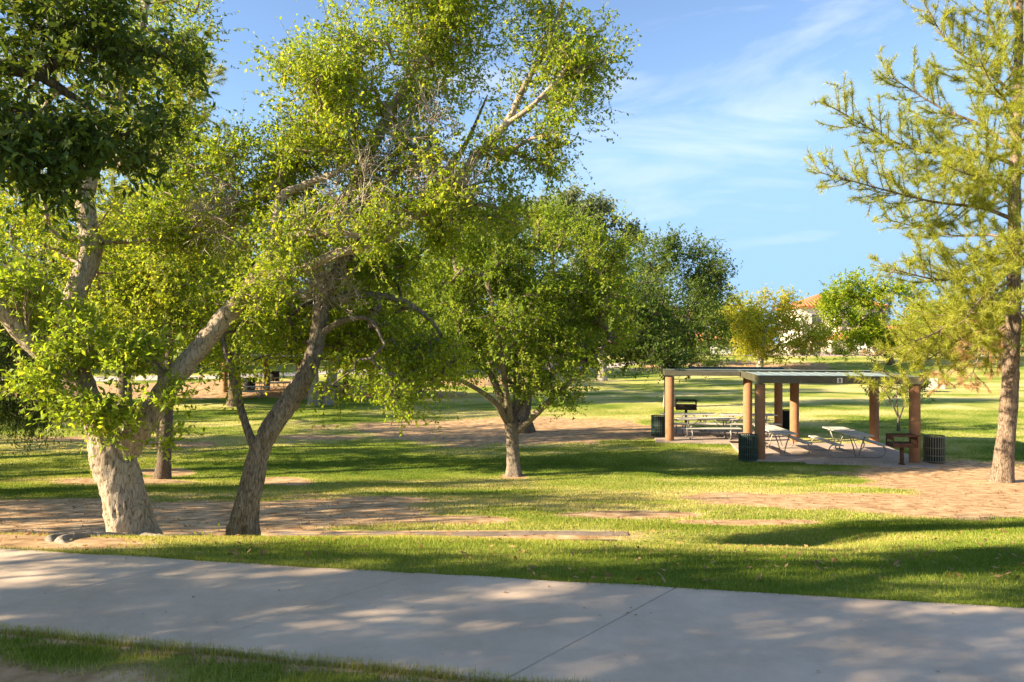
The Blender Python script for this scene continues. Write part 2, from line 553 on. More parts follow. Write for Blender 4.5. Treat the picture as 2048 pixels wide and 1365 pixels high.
def scatter_grass(name, label, xs, ys, h_lo, h_hi, wdt, seed, keep=0.55, dirt_limit=0.5, drybias=0.0):
    rg_ = np.random.default_rng(seed)
    z = terrain(xs, ys)
    dirt, dry = dirt_at(xs, ys, z)
    k = (dirt + 0.75 * (rg_.random(len(xs)) - 0.5)) < dirt_limit
    xs, ys, z, dry = xs[k], ys[k], z[k], dry[k]
    n = len(xs)
    a = rg_.random(n) * 2 * math.pi
    h = h_lo + (h_hi - h_lo) * rg_.random(n) ** 1.3
    lean = 0.7 * h * rg_.random(n)
    la = rg_.random(n) * 2 * math.pi
    dx, dy = np.cos(a) * wdt * 0.5, np.sin(a) * wdt * 0.5
    base = np.stack([xs, ys, z - 0.004], -1)
    V = np.empty((n, 3, 3))
    V[:, 0] = base + np.stack([dx, dy, 0 * dx], -1)
    V[:, 1] = base - np.stack([dx, dy, 0 * dx], -1)
    V[:, 2] = base + np.stack([np.cos(la) * lean, np.sin(la) * lean, h], -1)
    F = np.arange(n * 3).reshape(-1, 3)
    rnd = np.clip(0.62 * dry + 0.5 * rg_.random(n) ** 1.5 + drybias, 0, 1)
    o = mesh_obj(name, V.reshape(-1, 3), F, M['grass_blade'], None, False, {'rnd': ('FACE', rnd)})
    tag(o, label, 'grass', kind='stuff')
    return o


rng = np.random.default_rng(5)
n = 250000
xs = rng.uniform(-6.5, 8, n); tt = rng.uniform(0.01, 4.3, n) ** 1.0
scatter_grass('grass', 'short mown grass on the bank between concrete path and ditch', xs, edge_y(xs) + tt, 0.012, 0.042, 0.006, 1)
n = 22000
xs = rng.uniform(-6.5, 7, n); tt = rng.normal(0.0, 0.018, n)
scatter_grass('grass', 'ragged fringe of grass creeping over the far edge of the path', xs, edge_y(xs) + np.maximum(tt, -0.04), 0.025, 0.065, 0.005, 7, dirt_limit=1.2)
n = 9000
xs = rng.uniform(-3.6, 0.6, n); tt = rng.normal(0.0, 0.018, n)
scatter_grass('grass', 'ragged fringe of grass creeping over the near edge of the path', xs, near_edge_y(xs) - np.maximum(tt, -0.04), 0.025, 0.065, 0.005, 8, dirt_limit=1.2)
n = 30000
xs = rng.uniform(-3.6, 0.6, n); tt = rng.uniform(0.01, 1.0, n)
scatter_grass('grass', 'thin grass and bare soil in the corner below the path', xs, near_edge_y(xs) - tt, 0.02, 0.06, 0.005, 2)
n = 230000
ys = rng.uniform(11.3, 23, n); xs = rng.uniform(-1, 1, n) * (ys * 0.72 + 1.0)
scatter_grass('grass', 'patchy lawn beyond the ditch around the tree trunks', xs, ys, 0.025, 0.06, 0.014, 3)
n = 200000
ys = 23 + 20 * rng.random(n) ** 1.3; xs = rng.uniform(-1, 1, n) * (ys * 0.72 + 1.0)
scatter_grass('grass', 'open lawn around the picnic shelter', xs, ys, 0.025, 0.055, 0.025, 4)

n = 90000
xs = rng.uniform(1.5, 9.5, n); ys = rng.uniform(8.0, 12.2, n)
k = ys > edge_y(xs) + 4.0
scatter_grass('grass', 'shaded grass dipping away behind the near bank on the right', xs[k], ys[k], 0.02, 0.05, 0.009, 6)

# ------------------------------------------------------------------ concrete path of slabs
def concrete(name, c1, c2, rough=0.85):
    m, t, b = new_mat(name)
    v = coords(t)
    n1 = noise(t, v, 1.3, 5, 0.6)
    n2 = noise(t, v, 9, 6, 0.7)
    n3 = noise(t, v, 160, 3, 0.7)
    a = nd(t, 'ShaderNodeMath', operation='MULTIPLY_ADD'); a.inputs[1].default_value = 0.5
    t.links.new(n2, a.inputs[0]); t.links.new(n1, a.inputs[2])
    a2 = nd(t, 'ShaderNodeMath', operation='MULTIPLY_ADD'); a2.inputs[1].default_value = 0.45
    t.links.new(n3, a2.inputs[0]); t.links.new(a.outputs[0], a2.inputs[2])
    r = ramp(t, [(0.62, c1), (1.0, c2)])
    mr = nd(t, 'ShaderNodeMapRange'); mr.inputs['From Max'].default_value = 1.95; 
    t.links.new(a2.outputs[0], mr.inputs['Value'])
    r.color_ramp.elements[0].position = 0.38; r.color_ramp.elements[1].position = 0.6
    t.links.new(mr.outputs[0], r.inputs[0])
    # few dark specks and stains
    vo = nd(t, 'ShaderNodeTexVoronoi'); vo.inputs['Scale'].default_value = 5.0
    t.links.new(v, vo.inputs['Vector'])
    rs = ramp(t, [(0.02, (0.35, 0.32, 0.3)), (0.05, (1, 1, 1))])
    t.links.new(vo.outputs['Distance'], rs.inputs[0])
    mx = nd(t, 'ShaderNodeMixRGB', blend_type='MULTIPLY'); mx.inputs[0].default_value = 0.6
    t.links.new(r.outputs[0], mx.inputs[1]); t.links.new(rs.outputs[0], mx.inputs[2])
    # hairline cracks here and there
    nv = noise(t, v, 2.5, 4)
    va = nd(t, 'ShaderNodeVectorMath', operation='MULTIPLY_ADD'); va.inputs[1].default_value = (0.35,) * 3
    t.links.new(nv, va.inputs[0]); t.links.new(v, va.inputs[2])
    vc = nd(t, 'ShaderNodeTexVoronoi', feature='DISTANCE_TO_EDGE'); vc.inputs['Scale'].default_value = 0.38
    t.links.new(va.outputs[0], vc.inputs['Vector'])
    rc = ramp(t, [(0.0009, (0.45, 0.42, 0.4)), (0.0022, (1, 1, 1))])
    t.links.new(vc.outputs['Distance'], rc.inputs[0])
    mc = nd(t, 'ShaderNodeMixRGB', blend_type='MULTIPLY'); mc.inputs[0].default_value = 0.0
    t.links.new(mx.outputs[0], mc.inputs[1]); t.links.new(rc.outputs[0], mc.inputs[2])
    t.links.new(mc.outputs[0], b.inputs['Base Color'])
    b.inputs['Roughness'].default_value = rough
    b.inputs['Specular IOR Level'].default_value = 0.25
    bump(t, b, n3, 0.35, 0.004)
    return m


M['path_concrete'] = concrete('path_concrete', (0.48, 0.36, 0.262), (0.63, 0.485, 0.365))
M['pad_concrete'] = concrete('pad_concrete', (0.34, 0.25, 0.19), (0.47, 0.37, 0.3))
M['old_concrete'] = concrete('old_concrete', (0.15, 0.11, 0.08), (0.26, 0.2, 0.155))

path = empty('path', (0, 4.5, 2.2), label='pale grey concrete footpath of skewed slabs crossing the foreground', kind='structure')
# joints as (far point, near point)
jf = [(-7.4, None), (-5.62, None), (-3.95, None), (-2.282, None), (-0.666, None), (1.058, None), (4.3, None), (6.1, None), (7.8, None), (9.5, None)]
joints = []
for fx, _ in jf:
    far = np.array([fx, edge_y(fx)])
    dv = np.array([-0.64, -0.77])
    # meet the near edge
    s = (far[1] - near_edge_y(far[0])) / (0.77 - 0.223 * -0.64 * -1 + 0) if False else 0
    lo, hi = 0.0, 5.0
    for _k in range(40):
        mid_ = (lo + hi) / 2
        p = far + dv * mid_
        if p[1] > near_edge_y(p[0]): lo = mid_
        else: hi = mid_
    joints.append((far, far + dv * lo))
TOPZ = 2.25
for k in range(len(joints) - 1):
    (f0, n0), (f1, n1) = joints[k], joints[k + 1]
    g = 0.0035
    u = np.array([1, -0.2]) * g
    poly = [n0 + u, n1 - u, f1 - u, f0 + u]
    # subdivide the outline a little so the edges wander
    out = []
    for q in range(4):
        p0, p1 = poly[q], poly[(q + 1) % 4]
        for s in np.linspace(0, 1, 9)[:-1]:
            pp = p0 * (1 - s) + p1 * s
            if q in (0, 2): pp = pp + np.array([0, 0.012 * math.sin(pp[0] * 7 + q) + 0.006 * math.sin(pp[0] * 23)])
            out.append(pp)
    dzs = R.uniform(-0.004, 0.004)
    c = sum(out) / len(out)
    N = len(out)
    V = []
    for z, ins in ((TOPZ - 0.09, 0.0), (TOPZ - 0.009, 0.0), (TOPZ - 0.002, 0.004), (TOPZ, 0.012)):
        for pp in out:
            dd = (c - pp) / np.linalg.norm(c - pp)
            V.append((*(pp + dd * ins), z + dzs))
    F = []
    for r_ in range(3):
        for q in range(N):
            F.append((r_ * N + q, r_ * N + (q + 1) % N, (r_ + 1) * N + (q + 1) % N, (r_ + 1) * N + q))
    F.append(tuple(3 * N + q for q in range(N)))
    V = np.array(V) - np.array([0, 4.5, 2.2])
    mesh_obj('slab', V, F, M['path_concrete'], path)

# kerb along the far side of the ditch
kb = empty('ditch_kerb', (0, 11, 1.0), label='low weathered concrete kerb along the far side of the ditch', kind='structure')
kx = np.array([-13, -9.5, -6.5, -3.6, -0.9, 1.7])
for a_, b_ in zip(kx[:-1], kx[1:]):
    xs = np.linspace(a_ + 0.01, b_ - 0.01, 12)
    ky = np.interp(xs, [-20, -6, -2, 4, 12, 30], [11.3, 11.0, 10.95, 11.0, 11.5, 13.0]) + 0.02 * np.sin(xs * 3)
    dz = R.uniform(-0.012, 0.008)
    mbk = MB()
    V = []
    for x_, y_ in zip(xs, ky):
        zt = 1.03 + dz + 0.006 * math.sin(x_ * 9)
        V += [(x_, y_ - 0.09, 0.8), (x_, y_ - 0.08, zt - 0.02), (x_, y_ - 0.05, zt), (x_, y_ + 0.1, zt), (x_, y_ + 0.13, zt - 0.02), (x_, y_ + 0.13, 0.8)]
    F = []
    for q in range(len(xs) - 1):
        for s in range(5):
            F.append((q * 6 + s, q * 6 + s + 1, q * 6 + 6 + s + 1, q * 6 + 6 + s))
    F.append((0, 1, 2, 3, 4, 5)); F.append(tuple((len(xs) - 1) * 6 + s for s in (5, 4, 3, 2, 1, 0)))
    mesh_obj('kerb_stone', np.array(V) - np.array([0, 11, 1.0]), F, M['old_concrete'], kb)

# standing water in the ditch
m, t, b = new_mat('ditch_water')
b.inputs['Base Color'].default_value = (0.05, 0.04, 0.025, 1)
b.inputs['Roughness'].default_value = 0.06
bump(t, b, noise(t, coords(t), 6, 3), 0.1, 0.02)
M['water'] = m
xs = np.linspace(-12, 1.5, 30)
V = []
for x_ in xs:
    c_ = edge_y(x_) + np.interp(x_, [-12, -6, -4, -1, 3], [1.9, 2.0, 2.2, 3.0, 3.2])
    V += [(x_, c_ + 0.5, 0.99), (x_, 10.92, 0.99)]
F = [(2 * q, 2 * q + 2, 2 * q + 3, 2 * q + 1) for q in range(len(xs) - 1)]
tag(mesh_obj('water', np.array(V), F, M['water']), 'dark still water lying in the ditch behind the leaning trunks', 'water', kind='structure')


def ribbon(name, label, pts, width, mat, lift=0.006, cat='path'):
    P = np.array(pts, float)
    Q, _ = smooth_path(np.c_[P, np.zeros(len(P))], np.ones(len(P)), 0.8)
    T = np.gradient(Q, axis=0); T /= np.linalg.norm(T, axis=1)[:, None]
    Nn = np.c_[-T[:, 1], T[:, 0], T[:, 2] * 0]
    V = []
    K = 5
    for q in range(len(Q)):
        for s in np.linspace(-0.5, 0.5, K):
            p = Q[q] + Nn[q] * s * width
            V.append((p[0], p[1], tz(p[0], p[1]) + lift + 0.02))
    F = [(q * K + s, q * K + s + 1, q * K + K + s + 1, q * K + K + s) for q in range(len(Q) - 1) for s in range(K - 1)]
    return tag(mesh_obj(name, np.array(V), F, mat), label, cat, kind='structure')


M['far_concrete'] = concrete('far_concrete', (0.42, 0.36, 0.32), (0.55, 0.48, 0.43))
M['pink_gravel'] = simple_mat('pink_gravel', (0.36, 0.24, 0.21), (0.5, 0.36, 0.32), 2.0, 0.95, bump_s=0.5, bump_scale=20, bump_d=0.03)
ribbon('far_path', 'light concrete path behind the far shelter on the left', [(-70, 56), (-40, 58), (-20, 60.5), (-8, 66), (6, 78), (20, 92)], 2.2, M['far_concrete'])
ribbon('street', 'pinkish gravel strip and street in front of the garden wall', [(-30, 100), (0, 101), (30, 101), (60, 100), (110, 98)], 7.0, M['pink_gravel'])
# ------------------------------------------------------------------ trees
def unit(v):
    return v / (np.linalg.norm(v, axis=-1, keepdims=True) + 1e-9)


def sample_clump(rg_, c, r, n, shell=0.5):
    m = max(3, n // 6)
    d = unit(rg_.normal(size=(m, 3)))
    u = rg_.random(m) ** (1 / 3)
    u = shell * (0.55 + 0.45 * rg_.random(m)) + (1 - shell) * u
    # lumpy outline
    u *= 0.9 + 0.35 * vnoise(d * 2.2 + c * 0.37, 5)
    cen = d * u[:, None]
    k = rg_.integers(0, m, n)
    sp_ = 0.17 * (0.5 + rg_.random(m))[k]
    return c + (cen[k] + rg_.normal(size=(n, 3)) * sp_[:, None]) * r


class Skeleton:
    def __init__(s):
        s.pos = []; s.par = []; s.rad = []; s.dir = []; s.fixed = []
        s.paths = []

    def limb(s, P, r, start=-1):
        idx = []
        for k in range(len(P)):
            par = start if k == 0 else idx[-1]
            d = unit(P[min(k + 1, len(P) - 1)] - P[max(k - 1, 0)])
            s.pos.append(P[k]); s.par.append(par); s.rad.append(r[k]); s.dir.append(d); s.fixed.append(True)
            idx.append(len(s.pos) - 1)
        return idx


def grow(sk, targets, rg_, tip=0.007, step=0.35, up_pref=0.5, wiggle=0.08, rmax=0.5, expo=0.5, sag=0.0):
    """connect every target to the nearest part of the skeleton, oldest growth first"""
    N0 = len(sk.pos)
    cap = N0 + int(len(targets) * 14) + 50
    POS = np.zeros((cap, 3)); DIR = np.zeros((cap, 3))
    POS[:N0] = np.array(sk.pos); DIR[:N0] = np.array(sk.dir)
    PAR = list(sk.par); CNT = np.zeros(cap); n = N0
    base = POS[0]
    d0 = np.min(np.linalg.norm(targets[:, None, :] - POS[None, :N0, :], axis=2), axis=1)
    order = np.argsort(d0)
    paths = []
    for ti in order:
        tg = targets[ti]
        v = tg - POS[:n]
        dist = np.linalg.norm(v, axis=1)
        down = np.clip(-v[:, 2] / (dist + 1e-6), 0, 1)
        back = np.clip(-np.sum(v * DIR[:n], axis=1) / (dist + 1e-6), 0, 1)
        cost = dist * (1 + up_pref * down + 0.5 * back)
        k = int(np.argmin(cost))
        D = dist[k]
        m = max(2, int(D / step))
        p0, d_ = POS[k], DIR[k]
        c1 = p0 + (0.55 * d_ + 0.45 * unit(v[k])) * D * 0.38
        c2 = tg - (unit(v[k]) * 0.7 + np.array([0, 0, 0.35 - sag])) * D * 0.3
        tt_ = np.arange(1, m + 1) / m
        B = ((1 - tt_) ** 3)[:, None] * p0 + (3 * (1 - tt_) ** 2 * tt_)[:, None] * c1 + (3 * (1 - tt_) * tt_ ** 2)[:, None] * c2 + (tt_ ** 3)[:, None] * tg
        B[:-1] += rg_.normal(size=(m - 1, 3)) * wiggle * step
        idx = [k]
        for q in range(m):
            if n >= cap: break
            POS[n] = B[q]
            DIR[n] = unit(B[q] - (B[q - 1] if q else p0))
            PAR.append(idx[-1])
            idx.append(n); n += 1
        paths.append(idx)
        a = idx[-1]
        while a >= N0:
            CNT[a] += 1
            a = PAR[a]
    r = tip * np.maximum(CNT[:n], 1) ** expo
    r[:N0] = np.array(sk.rad)
    out = []
    for idx in paths:
        P = POS[idx]
        rr = r[idx].copy()
        rr[0] = min(rr[0], rr[1] * 1.15)
        out.append((P, np.minimum(rr, rmax)))
    return out


def bark_tube(P, r, n, amp, seed, flare=0.0, flare_h=0.3, lobes=5):
    V, F = tube(P, r, n)
    m = len(P)
    C = np.repeat(P, n, axis=0)
    d = V - C
    rr = np.linalg.norm(d, axis=1)
    th = np.tile(np.arange(n) * 2 * math.pi / n, m)
    if flare > 0:
        h = np.repeat(np.linalg.norm(P - P[0], axis=1), n)
        k = flare * np.exp(-(h / flare_h) ** 1.2) * (0.55 + 0.45 * np.cos(th * lobes + seed) + 0.2 * np.cos(th * 3 + 2 * seed))
        V = V + d * k[:, None]
    if amp > 0:
        Q = V * np.array([1, 1, 0.38])
        nz = 1 - 2 * np.abs(vnoise(Q * 17, seed)) + 0.8 * vnoise(Q * 34, seed + 1) + 1.1 * vnoise(V * 2.4, seed + 2)
        V = V + d / (rr[:, None] + 1e-9) * (nz * amp * np.minimum(1, rr / 0.12))[:, None]
    return V, F


def leaves(pts, rg_, k_tw, m_lf, tw_len, size, aspect, center, out_bias=0.5, droop=0.0, up=0.5, spread=0.0, stops=None, fold=0.15, clump_var=0.35, base_rnd=0.0):
    """leaf quads along short twigs around every point; returns V, F, rnd and twig segments"""
    T = len(pts)
    od = unit(pts - center)
    tw = rg_.normal(size=(T, k_tw, 3)) + out_bias * od[:, None, :] * 1.6
    tw[..., 2] += 0.15 - droop
    tw = unit(tw)
    ln = tw_len * (0.35 + 0.8 * rg_.random((T, k_tw)))
    start = pts[:, None, :] + rg_.normal(size=(T, k_tw, 3)) * spread
    u = (np.arange(m_lf) + 0.6) / m_lf
    u = u[None, None, :, None] + rg_.normal(size=(T, k_tw, m_lf, 1)) * 0.08
    sag = -droop * 0.5 * ln[..., None, None] * u ** 2
    p = start[:, :, None, :] + tw[:, :, None, :] * ln[:, :, None, None] * u
    p[..., 2:] += sag
    side = rg_.normal(size=p.shape)
    d = unit(tw[:, :, None, :] * 0.55 + side * 0.75 + np.array([0, 0, -0.25 - droop * 0.6]))
    nrm = rg_.normal(size=p.shape) + np.array([-0.25, -0.1, up * 1.6])
    s = unit(np.cross(d, nrm))
    nn = np.cross(s, d)
    lsz = size * (0.6 + 0.7 * rg_.random(p.shape[:-1]))[..., None]
    w = lsz * aspect * 0.5
    V = np.stack([p, p + d * lsz * 0.45 + s * w + nn * w * fold * 2, p + d * lsz, p + d * lsz * 0.5 - s * w + nn * w * fold * 2], axis=-2)
    nl = T * k_tw * m_lf
    V = V.reshape(-1, 3)
    F = np.arange(nl * 4).reshape(-1, 4)
    cl = rg_.random((T, 1, 1))
    rnd = clump_var * cl + (1 - clump_var) * rg_.random((T, k_tw, m_lf)) ** 1.2
    rnd = np.clip(rnd + base_rnd, 0, 1)
    segs = (start.reshape(-1, 3), (start + tw * ln[..., None]).reshape(-1, 3))
    return V, F, rnd.reshape(-1), segs


def twig_mesh(a, b, r0, r1):
    """thin three-sided twigs between points a and b"""
    n = len(a)
    d = unit(b - a)
    ref = np.tile(np.array([0.3, 0.2, 1.0]), (n, 1))
    s = unit(np.cross(d, ref)); q = np.cross(d, s)
    V = []
    for P, r in ((a, r0), (b, r1)):
        for k in range(3):
            th = k * 2.0944
            V.append(P + r * (math.cos(th) * s + math.sin(th) * q))
    V = np.stack(V, 1).reshape(-1, 3)
    o = np.arange(n)[:, None] * 6
    F = np.concatenate([np.concatenate([o + k, o + (k + 1) % 3, o + 3 + (k + 1) % 3, o + 3 + k], 1) for k in range(3)], 0)
    return V, F


def join(parts):
    Vs, Fs, b = [], [], 0
    for V, F in parts:
        Vs.append(V); Fs.append(F + b); b += len(V)
    return np.vstack(Vs), np.vstack(Fs)


def make_tree(name, label, base, limbs, clumps, leaf, mats, seed, cat='tree', group=None, tip=0.007, trunk_n=10, bark_amp=0.0,
              flare=0.35, step=0.35, up_pref=0.5, twig=True, bare=None, droop=0.0, expo=0.5, sag=0.0, limb_step=None, shell=0.5, twig_r=0.003, flare_h=0.3):
    """limbs: list of (points, radii, index of the limb it springs from or None)
    clumps: list of (centre, radii, number of twig clusters)"""
    rg_ = np.random.default_rng(seed)
    base = np.asarray(base, float)
    root = empty(name, base, 0, label, cat, group)
    sk = Skeleton()
    wood = []
    trunk_parts = []
    ls = limb_step or step
    for q, lb in enumerate(limbs):
        P, r = smooth_path(lb[0], lb[1], ls if q == 0 else ls * 1.6)
        start = -1
        if q > 0:
            start = int(np.argmin(np.linalg.norm(np.array(sk.pos) - P[0], axis=1)))
        sk.limb(P, r, start)
        nn = trunk_n if r[0] > 0.08 else max(6, trunk_n // 2)
        if q == 0:
            trunk_parts.append(bark_tube(P, r, nn, bark_amp, seed, flare, flare_h))
        else:
            (trunk_parts if r[0] > 0.1 else wood).append(bark_tube(P, r, nn, bark_amp * 0.8, seed + q))
    tg, ctr = [], []
    for c, r, n in clumps:
        pts = sample_clump(rg_, np.asarray(c, float), np.asarray(r, float), n, shell)
        tg.append(pts); ctr.append(np.tile(np.asarray(c, float) - np.array([0, 0, 0.3 * r[2]]), (n, 1)))
    tg = np.vstack(tg); ctr = np.vstack(ctr)
    for P, r in grow(sk, tg, rg_, tip, step, up_pref, expo=expo, sag=sag):
        wood.append(tube(P, r, 7 if r[0] > 0.05 else (5 if r[0] > 0.02 else 3)))
    lv = dict(leaf)
    V, F, rnd, segs = leaves(tg, rg_, center=ctr, droop=droop, **lv)
    if twig:
        wood.append(twig_mesh(segs[0], segs[1], twig_r, twig_r * 0.4))
    tv, tf = join(trunk_parts)
    mesh_obj('trunk', tv - base, tf, mats[0], root, True)
    wv, wf = join(wood)
    mesh_obj('branches', wv - base, wf, mats[1] if len(mats) > 2 else mats[0], root, True)
    cr = mesh_obj('crown', V - base, F, mats[-1], root, False, {'rnd': ('FACE', rnd)})
    cr['kind'] = 'stuff'
    if bare:                                    # dead twig sprays
        bp = np.vstack([sample_clump(rg_, np.asarray(c, float), np.asarray(r, float), n, 0.3) for c, r, n in bare])
        a_, b_ = [], []
        for p in bp:
            d0 = unit(rg_.normal(size=3) + np.array([0, 0, 0.4]))
            for k in range(9):
                d = unit(d0 + 0.6 * rg_.normal(size=3))
                e = p + d * rg_.uniform(0.2, 0.5)
                a_.append(p); b_.append(e)
                for s in range(4):
                    f = p + (e - p) * rg_.uniform(0.3, 0.9)
                    a_.append(f); b_.append(f + unit(d + 0.9 * rg_.normal(size=3)) * rg_.uniform(0.08, 0.22))
        V, F = twig_mesh(np.array(a_), np.array(b_), 0.0045, 0.0018)
        dt = mesh_obj('dead_twigs', V - base, F, M['dead_wood'], root)
        dt['kind'] = 'stuff'
    return root, tg


def clump(px, py, d, rpx, rpy, depth, n):
    return (W(px, py, d), (rpx / FPX * d, depth, rpy / FPX * d), n)


def path_px(pts):
    return [W(*p) for p in pts]


# --- big leaning tree by the path
A0 = W(262, 1082, 8.0)
tA, _ = make_tree('shade_tree', 'massive pale-barked leaning tree forking low beside the path, leafy shoots round its fork', A0,
    [(path_px([(264, 1092, 8), (258, 1045, 8), (243, 975, 8), (226, 915, 8), (214, 868, 8)]), [0.235, 0.213, 0.203, 0.205, 0.185], None),
     (path_px([(214, 880, 8), (180, 810, 8), (155, 740, 8), (138, 660, 8.05), (150, 590, 8.1), (183, 500, 8.2), (170, 400, 8.3), (195, 300, 8.4), (240, 190, 8.5), (280, 70, 8.6), (300, -60, 8.7)]), [0.14, 0.125, 0.115, 0.11, 0.105, 0.1, 0.09, 0.08, 0.06, 0.045, 0.03], 0),
     (path_px([(250, 900, 8), (300, 830, 8), (345, 760, 8), (400, 695, 8), (455, 630, 8), (505, 570, 8), (540, 510, 8), (575, 470, 8.1), (640, 430, 8.2), (700, 388, 8.2), (735, 310, 8.3), (790, 210, 8.4), (850, 100, 8.5), (900, -20, 8.6), (930, -140, 8.7)]), [0.15, 0.12, 0.108, 0.102, 0.098, 0.088, 0.082, 0.09, 0.08, 0.07, 0.062, 0.055, 0.045, 0.035, 0.025], 0),
     (path_px([(165, 770, 8), (110, 725, 7.9), (55, 680, 7.8), (0, 615, 7.7), (-90, 530, 7.5), (-220, 420, 7.2)]), [0.1, 0.09, 0.085, 0.08, 0.07, 0.04], 1),
     (path_px([(520, 560, 8), (600, 540, 7.9), (680, 505, 7.8), (760, 488, 7.8), (820, 440, 7.8), (890, 395, 7.9), (945, 320, 8), (1010, 250, 8), (1050, 170, 8.1), (1095, 90, 8.2), (1130, -10, 8.2)]), [0.06, 0.05, 0.045, 0.045, 0.042, 0.042, 0.04, 0.036, 0.03, 0.025, 0.018], 2),
     (path_px([(548, 500, 8), (560, 400, 8), (610, 370, 8.0), (680, 340, 7.9), (740, 290, 7.9)]), [0.06, 0.05, 0.04, 0.03, 0.02], 2),
     (path_px([(560, 480, 8), (620, 467, 7.8), (680, 463, 7.7), (740, 470, 7.7), (800, 455, 7.8)]), [0.05, 0.04, 0.035, 0.03, 0.02], 2),
     (path_px([(195, 320, 8.4), (260, 330, 8.3), (330, 310, 8.2), (420, 350, 8.2), (500, 400, 8.2)]), [0.05, 0.045, 0.035, 0.025, 0.015], 1),
     (path_px([(1010, 250, 8), (1060, 215, 7.9), (1110, 165, 7.9), (1160, 100, 7.9)]), [0.03, 0.025, 0.02, 0.012], 4)],
    [clump(800, 120, 8.6, 190, 150, 0.9, 150), clump(930, 40, 8.5, 190, 110, 0.8, 120), clump(620, 480, 7.7, 130, 70, 0.4, 24), clump(520, 590, 7.7, 50, 30, 0.3, 8), clump(850, 400, 7.7, 90, 50, 0.3, 22), clump(740, 470, 7.55, 70, 45, 0.25, 18), clump(590, 540, 7.6, 50, 35, 0.25, 10), clump(1115, 70, 8.2, 115, 100, 0.6, 66), clump(1160, 170, 8.0, 60, 70, 0.4, 24), clump(1085, 300, 8.1, 60, 50, 0.4, 18),
     clump(1060, 200, 8.1, 75, 110, 0.5, 26), clump(1040, 320, 8.1, 85, 50, 0.5, 22), clump(660, 190, 8.3, 110, 90, 0.8, 90), clump(620, 300, 8.2, 130, 110, 0.8, 95), clump(480, 330, 8.3, 150, 100, 0.8, 85),
     clump(730, 290, 8.2, 120, 90, 0.7, 42), clump(860, 260, 8.0, 90, 100, 0.5, 40), clump(420, 420, 8.4, 150, 90, 0.8, 80), clump(330, 230, 8.6, 110, 100, 0.9, 60), clump(300, 60, 8.7, 130, 110, 0.9, 75),
     clump(130, 250, 8.6, 150, 160, 0.9, 40), clump(300, 520, 8.6, 150, 80, 0.8, 45), clump(960, 430, 8.2, 110, 60, 0.6, 30), clump(60, 430, 8.0, 130, 110, 0.8, 40), clump(760, 420, 8.3, 130, 50, 0.5, 22),
     clump(750, -80, 8.7, 300, 90, 1.3, 60), clump(200, -80, 8.8, 250, 90, 1.2, 40)],
    dict(k_tw=9, m_lf=13, tw_len=0.36, size=0.041, aspect=0.55, spread=0.09, out_bias=0.35), (M['elm_bark'], M['elm_bark'], M['elm_leaf']), 11,
    tip=0.0055, trunk_n=80, bark_amp=0.015, flare=0.3, flare_h=0.2, step=0.26, limb_step=0.035, twig_r=0.0022,
    bare=[(W(740, 400, 8.0), (0.8, 0.5, 0.45), 26), (W(480, 440, 8.1), (0.45, 0.3, 0.3), 10), (W(900, 390, 7.9), (0.45, 0.3, 0.25), 10), (W(800, 250, 7.8), (0.5, 0.3, 0.4), 8)])

# leafy shoots round the fork and the root that runs to the path belong to the same tree
rg_ = np.random.default_rng(77)
cl = [clump(70, 620, 7.7, 90, 45, 0.35, 26), clump(150, 690, 7.75, 80, 60, 0.35, 26), clump(215, 725, 7.7, 105, 50, 0.35, 30), clump(205, 800, 7.65, 90, 42, 0.3, 24), clump(300, 720, 7.8, 40, 40, 0.3, 10),
      clump(120, 770, 7.6, 60, 35, 0.3, 14), clump(230, 850, 7.66, 60, 35, 0.16, 12), clump(320, 830, 7.7, 25, 70, 0.2, 10), clump(50, 570, 7.6, 50, 25, 0.3, 8), clump(60, 770, 7.6, 30, 15, 0.2, 4)]
tg = np.vstack([sample_clump(rg_, c, np.array(r), n, 0.4) for c, r, n in cl])
V, F, rnd, segs = leaves(tg, rg_, 7, 9, 0.36, 0.066, 0.42, np.tile(W(215, 830, 8.1), (len(tg), 1)), out_bias=0.9, up=0.35, spread=0.06)
sh = mesh_obj('leafy_shoots', V - A0, F, M['sucker_leaf'], tA, False, {'rnd': ('FACE', rnd)}); sh['kind'] = 'stuff'
stems = [twig_mesh(segs[0], segs[1], 0.003, 0.0012)]
sup = np.array([W(214, 868, 8), W(180, 810, 8), W(155, 740, 8), W(138, 660, 8.05), W(110, 725, 7.9), W(55, 680, 7.8), W(300, 830, 8), W(345, 760, 8)])
for p in tg:
    q = sup[np.argmin(np.linalg.norm(sup - p, axis=1))]
    mid_ = (p + q) / 2 + np.array([0, -0.05, 0.05])
    stems.append(tube(np.array([q, mid_, p]), [0.008, 0.006, 0.003], 4))
V, F = join(stems)
mesh_obj('shoot_stems', V - A0, F, M['elm_bark'], tA, True)
rt = []
for pts, r in (([(275, 1072, 7.85), (235, 1080, 7.62), (205, 1085, 7.3), (165, 1085, 7.1), (140, 1094, 6.7), (100, 1098, 6.35), (108, 1104, 6.1)], [0.1, 0.075, 0.05, 0.045, 0.03]),
               ([(180, 1085, 7.15), (150, 1094, 6.7), (120, 1102, 6.25), (150, 1108, 6.0)], [0.04, 0.04, 0.04, 0.012]),
               ([(290, 1075, 7.8), (330, 1084, 7.6), (370, 1090, 7.5)], [0.1, 0.05, 0.02]),
               ([(220, 1078, 7.6), (140, 1085, 7.2), (40, 1092, 6.9)], [0.07, 0.04, 0.02])):
    P = []
    for (px, py, d) in pts:
        p = W(px, py, d); p[2] = tz(p[0], p[1]) - 0.004
        P.append(p)
    P[-1][2] -= 0.05
    P, r = smooth_path(P, r, 0.04)
    r[-3:] *= (0.8, 0.55, 0.2)
    rt.append(bark_tube(P, r, 14, 0.01, 31))
V, F = join(rt)
mesh_obj('root', V - A0, F, M['pale_bark'], tA, True)

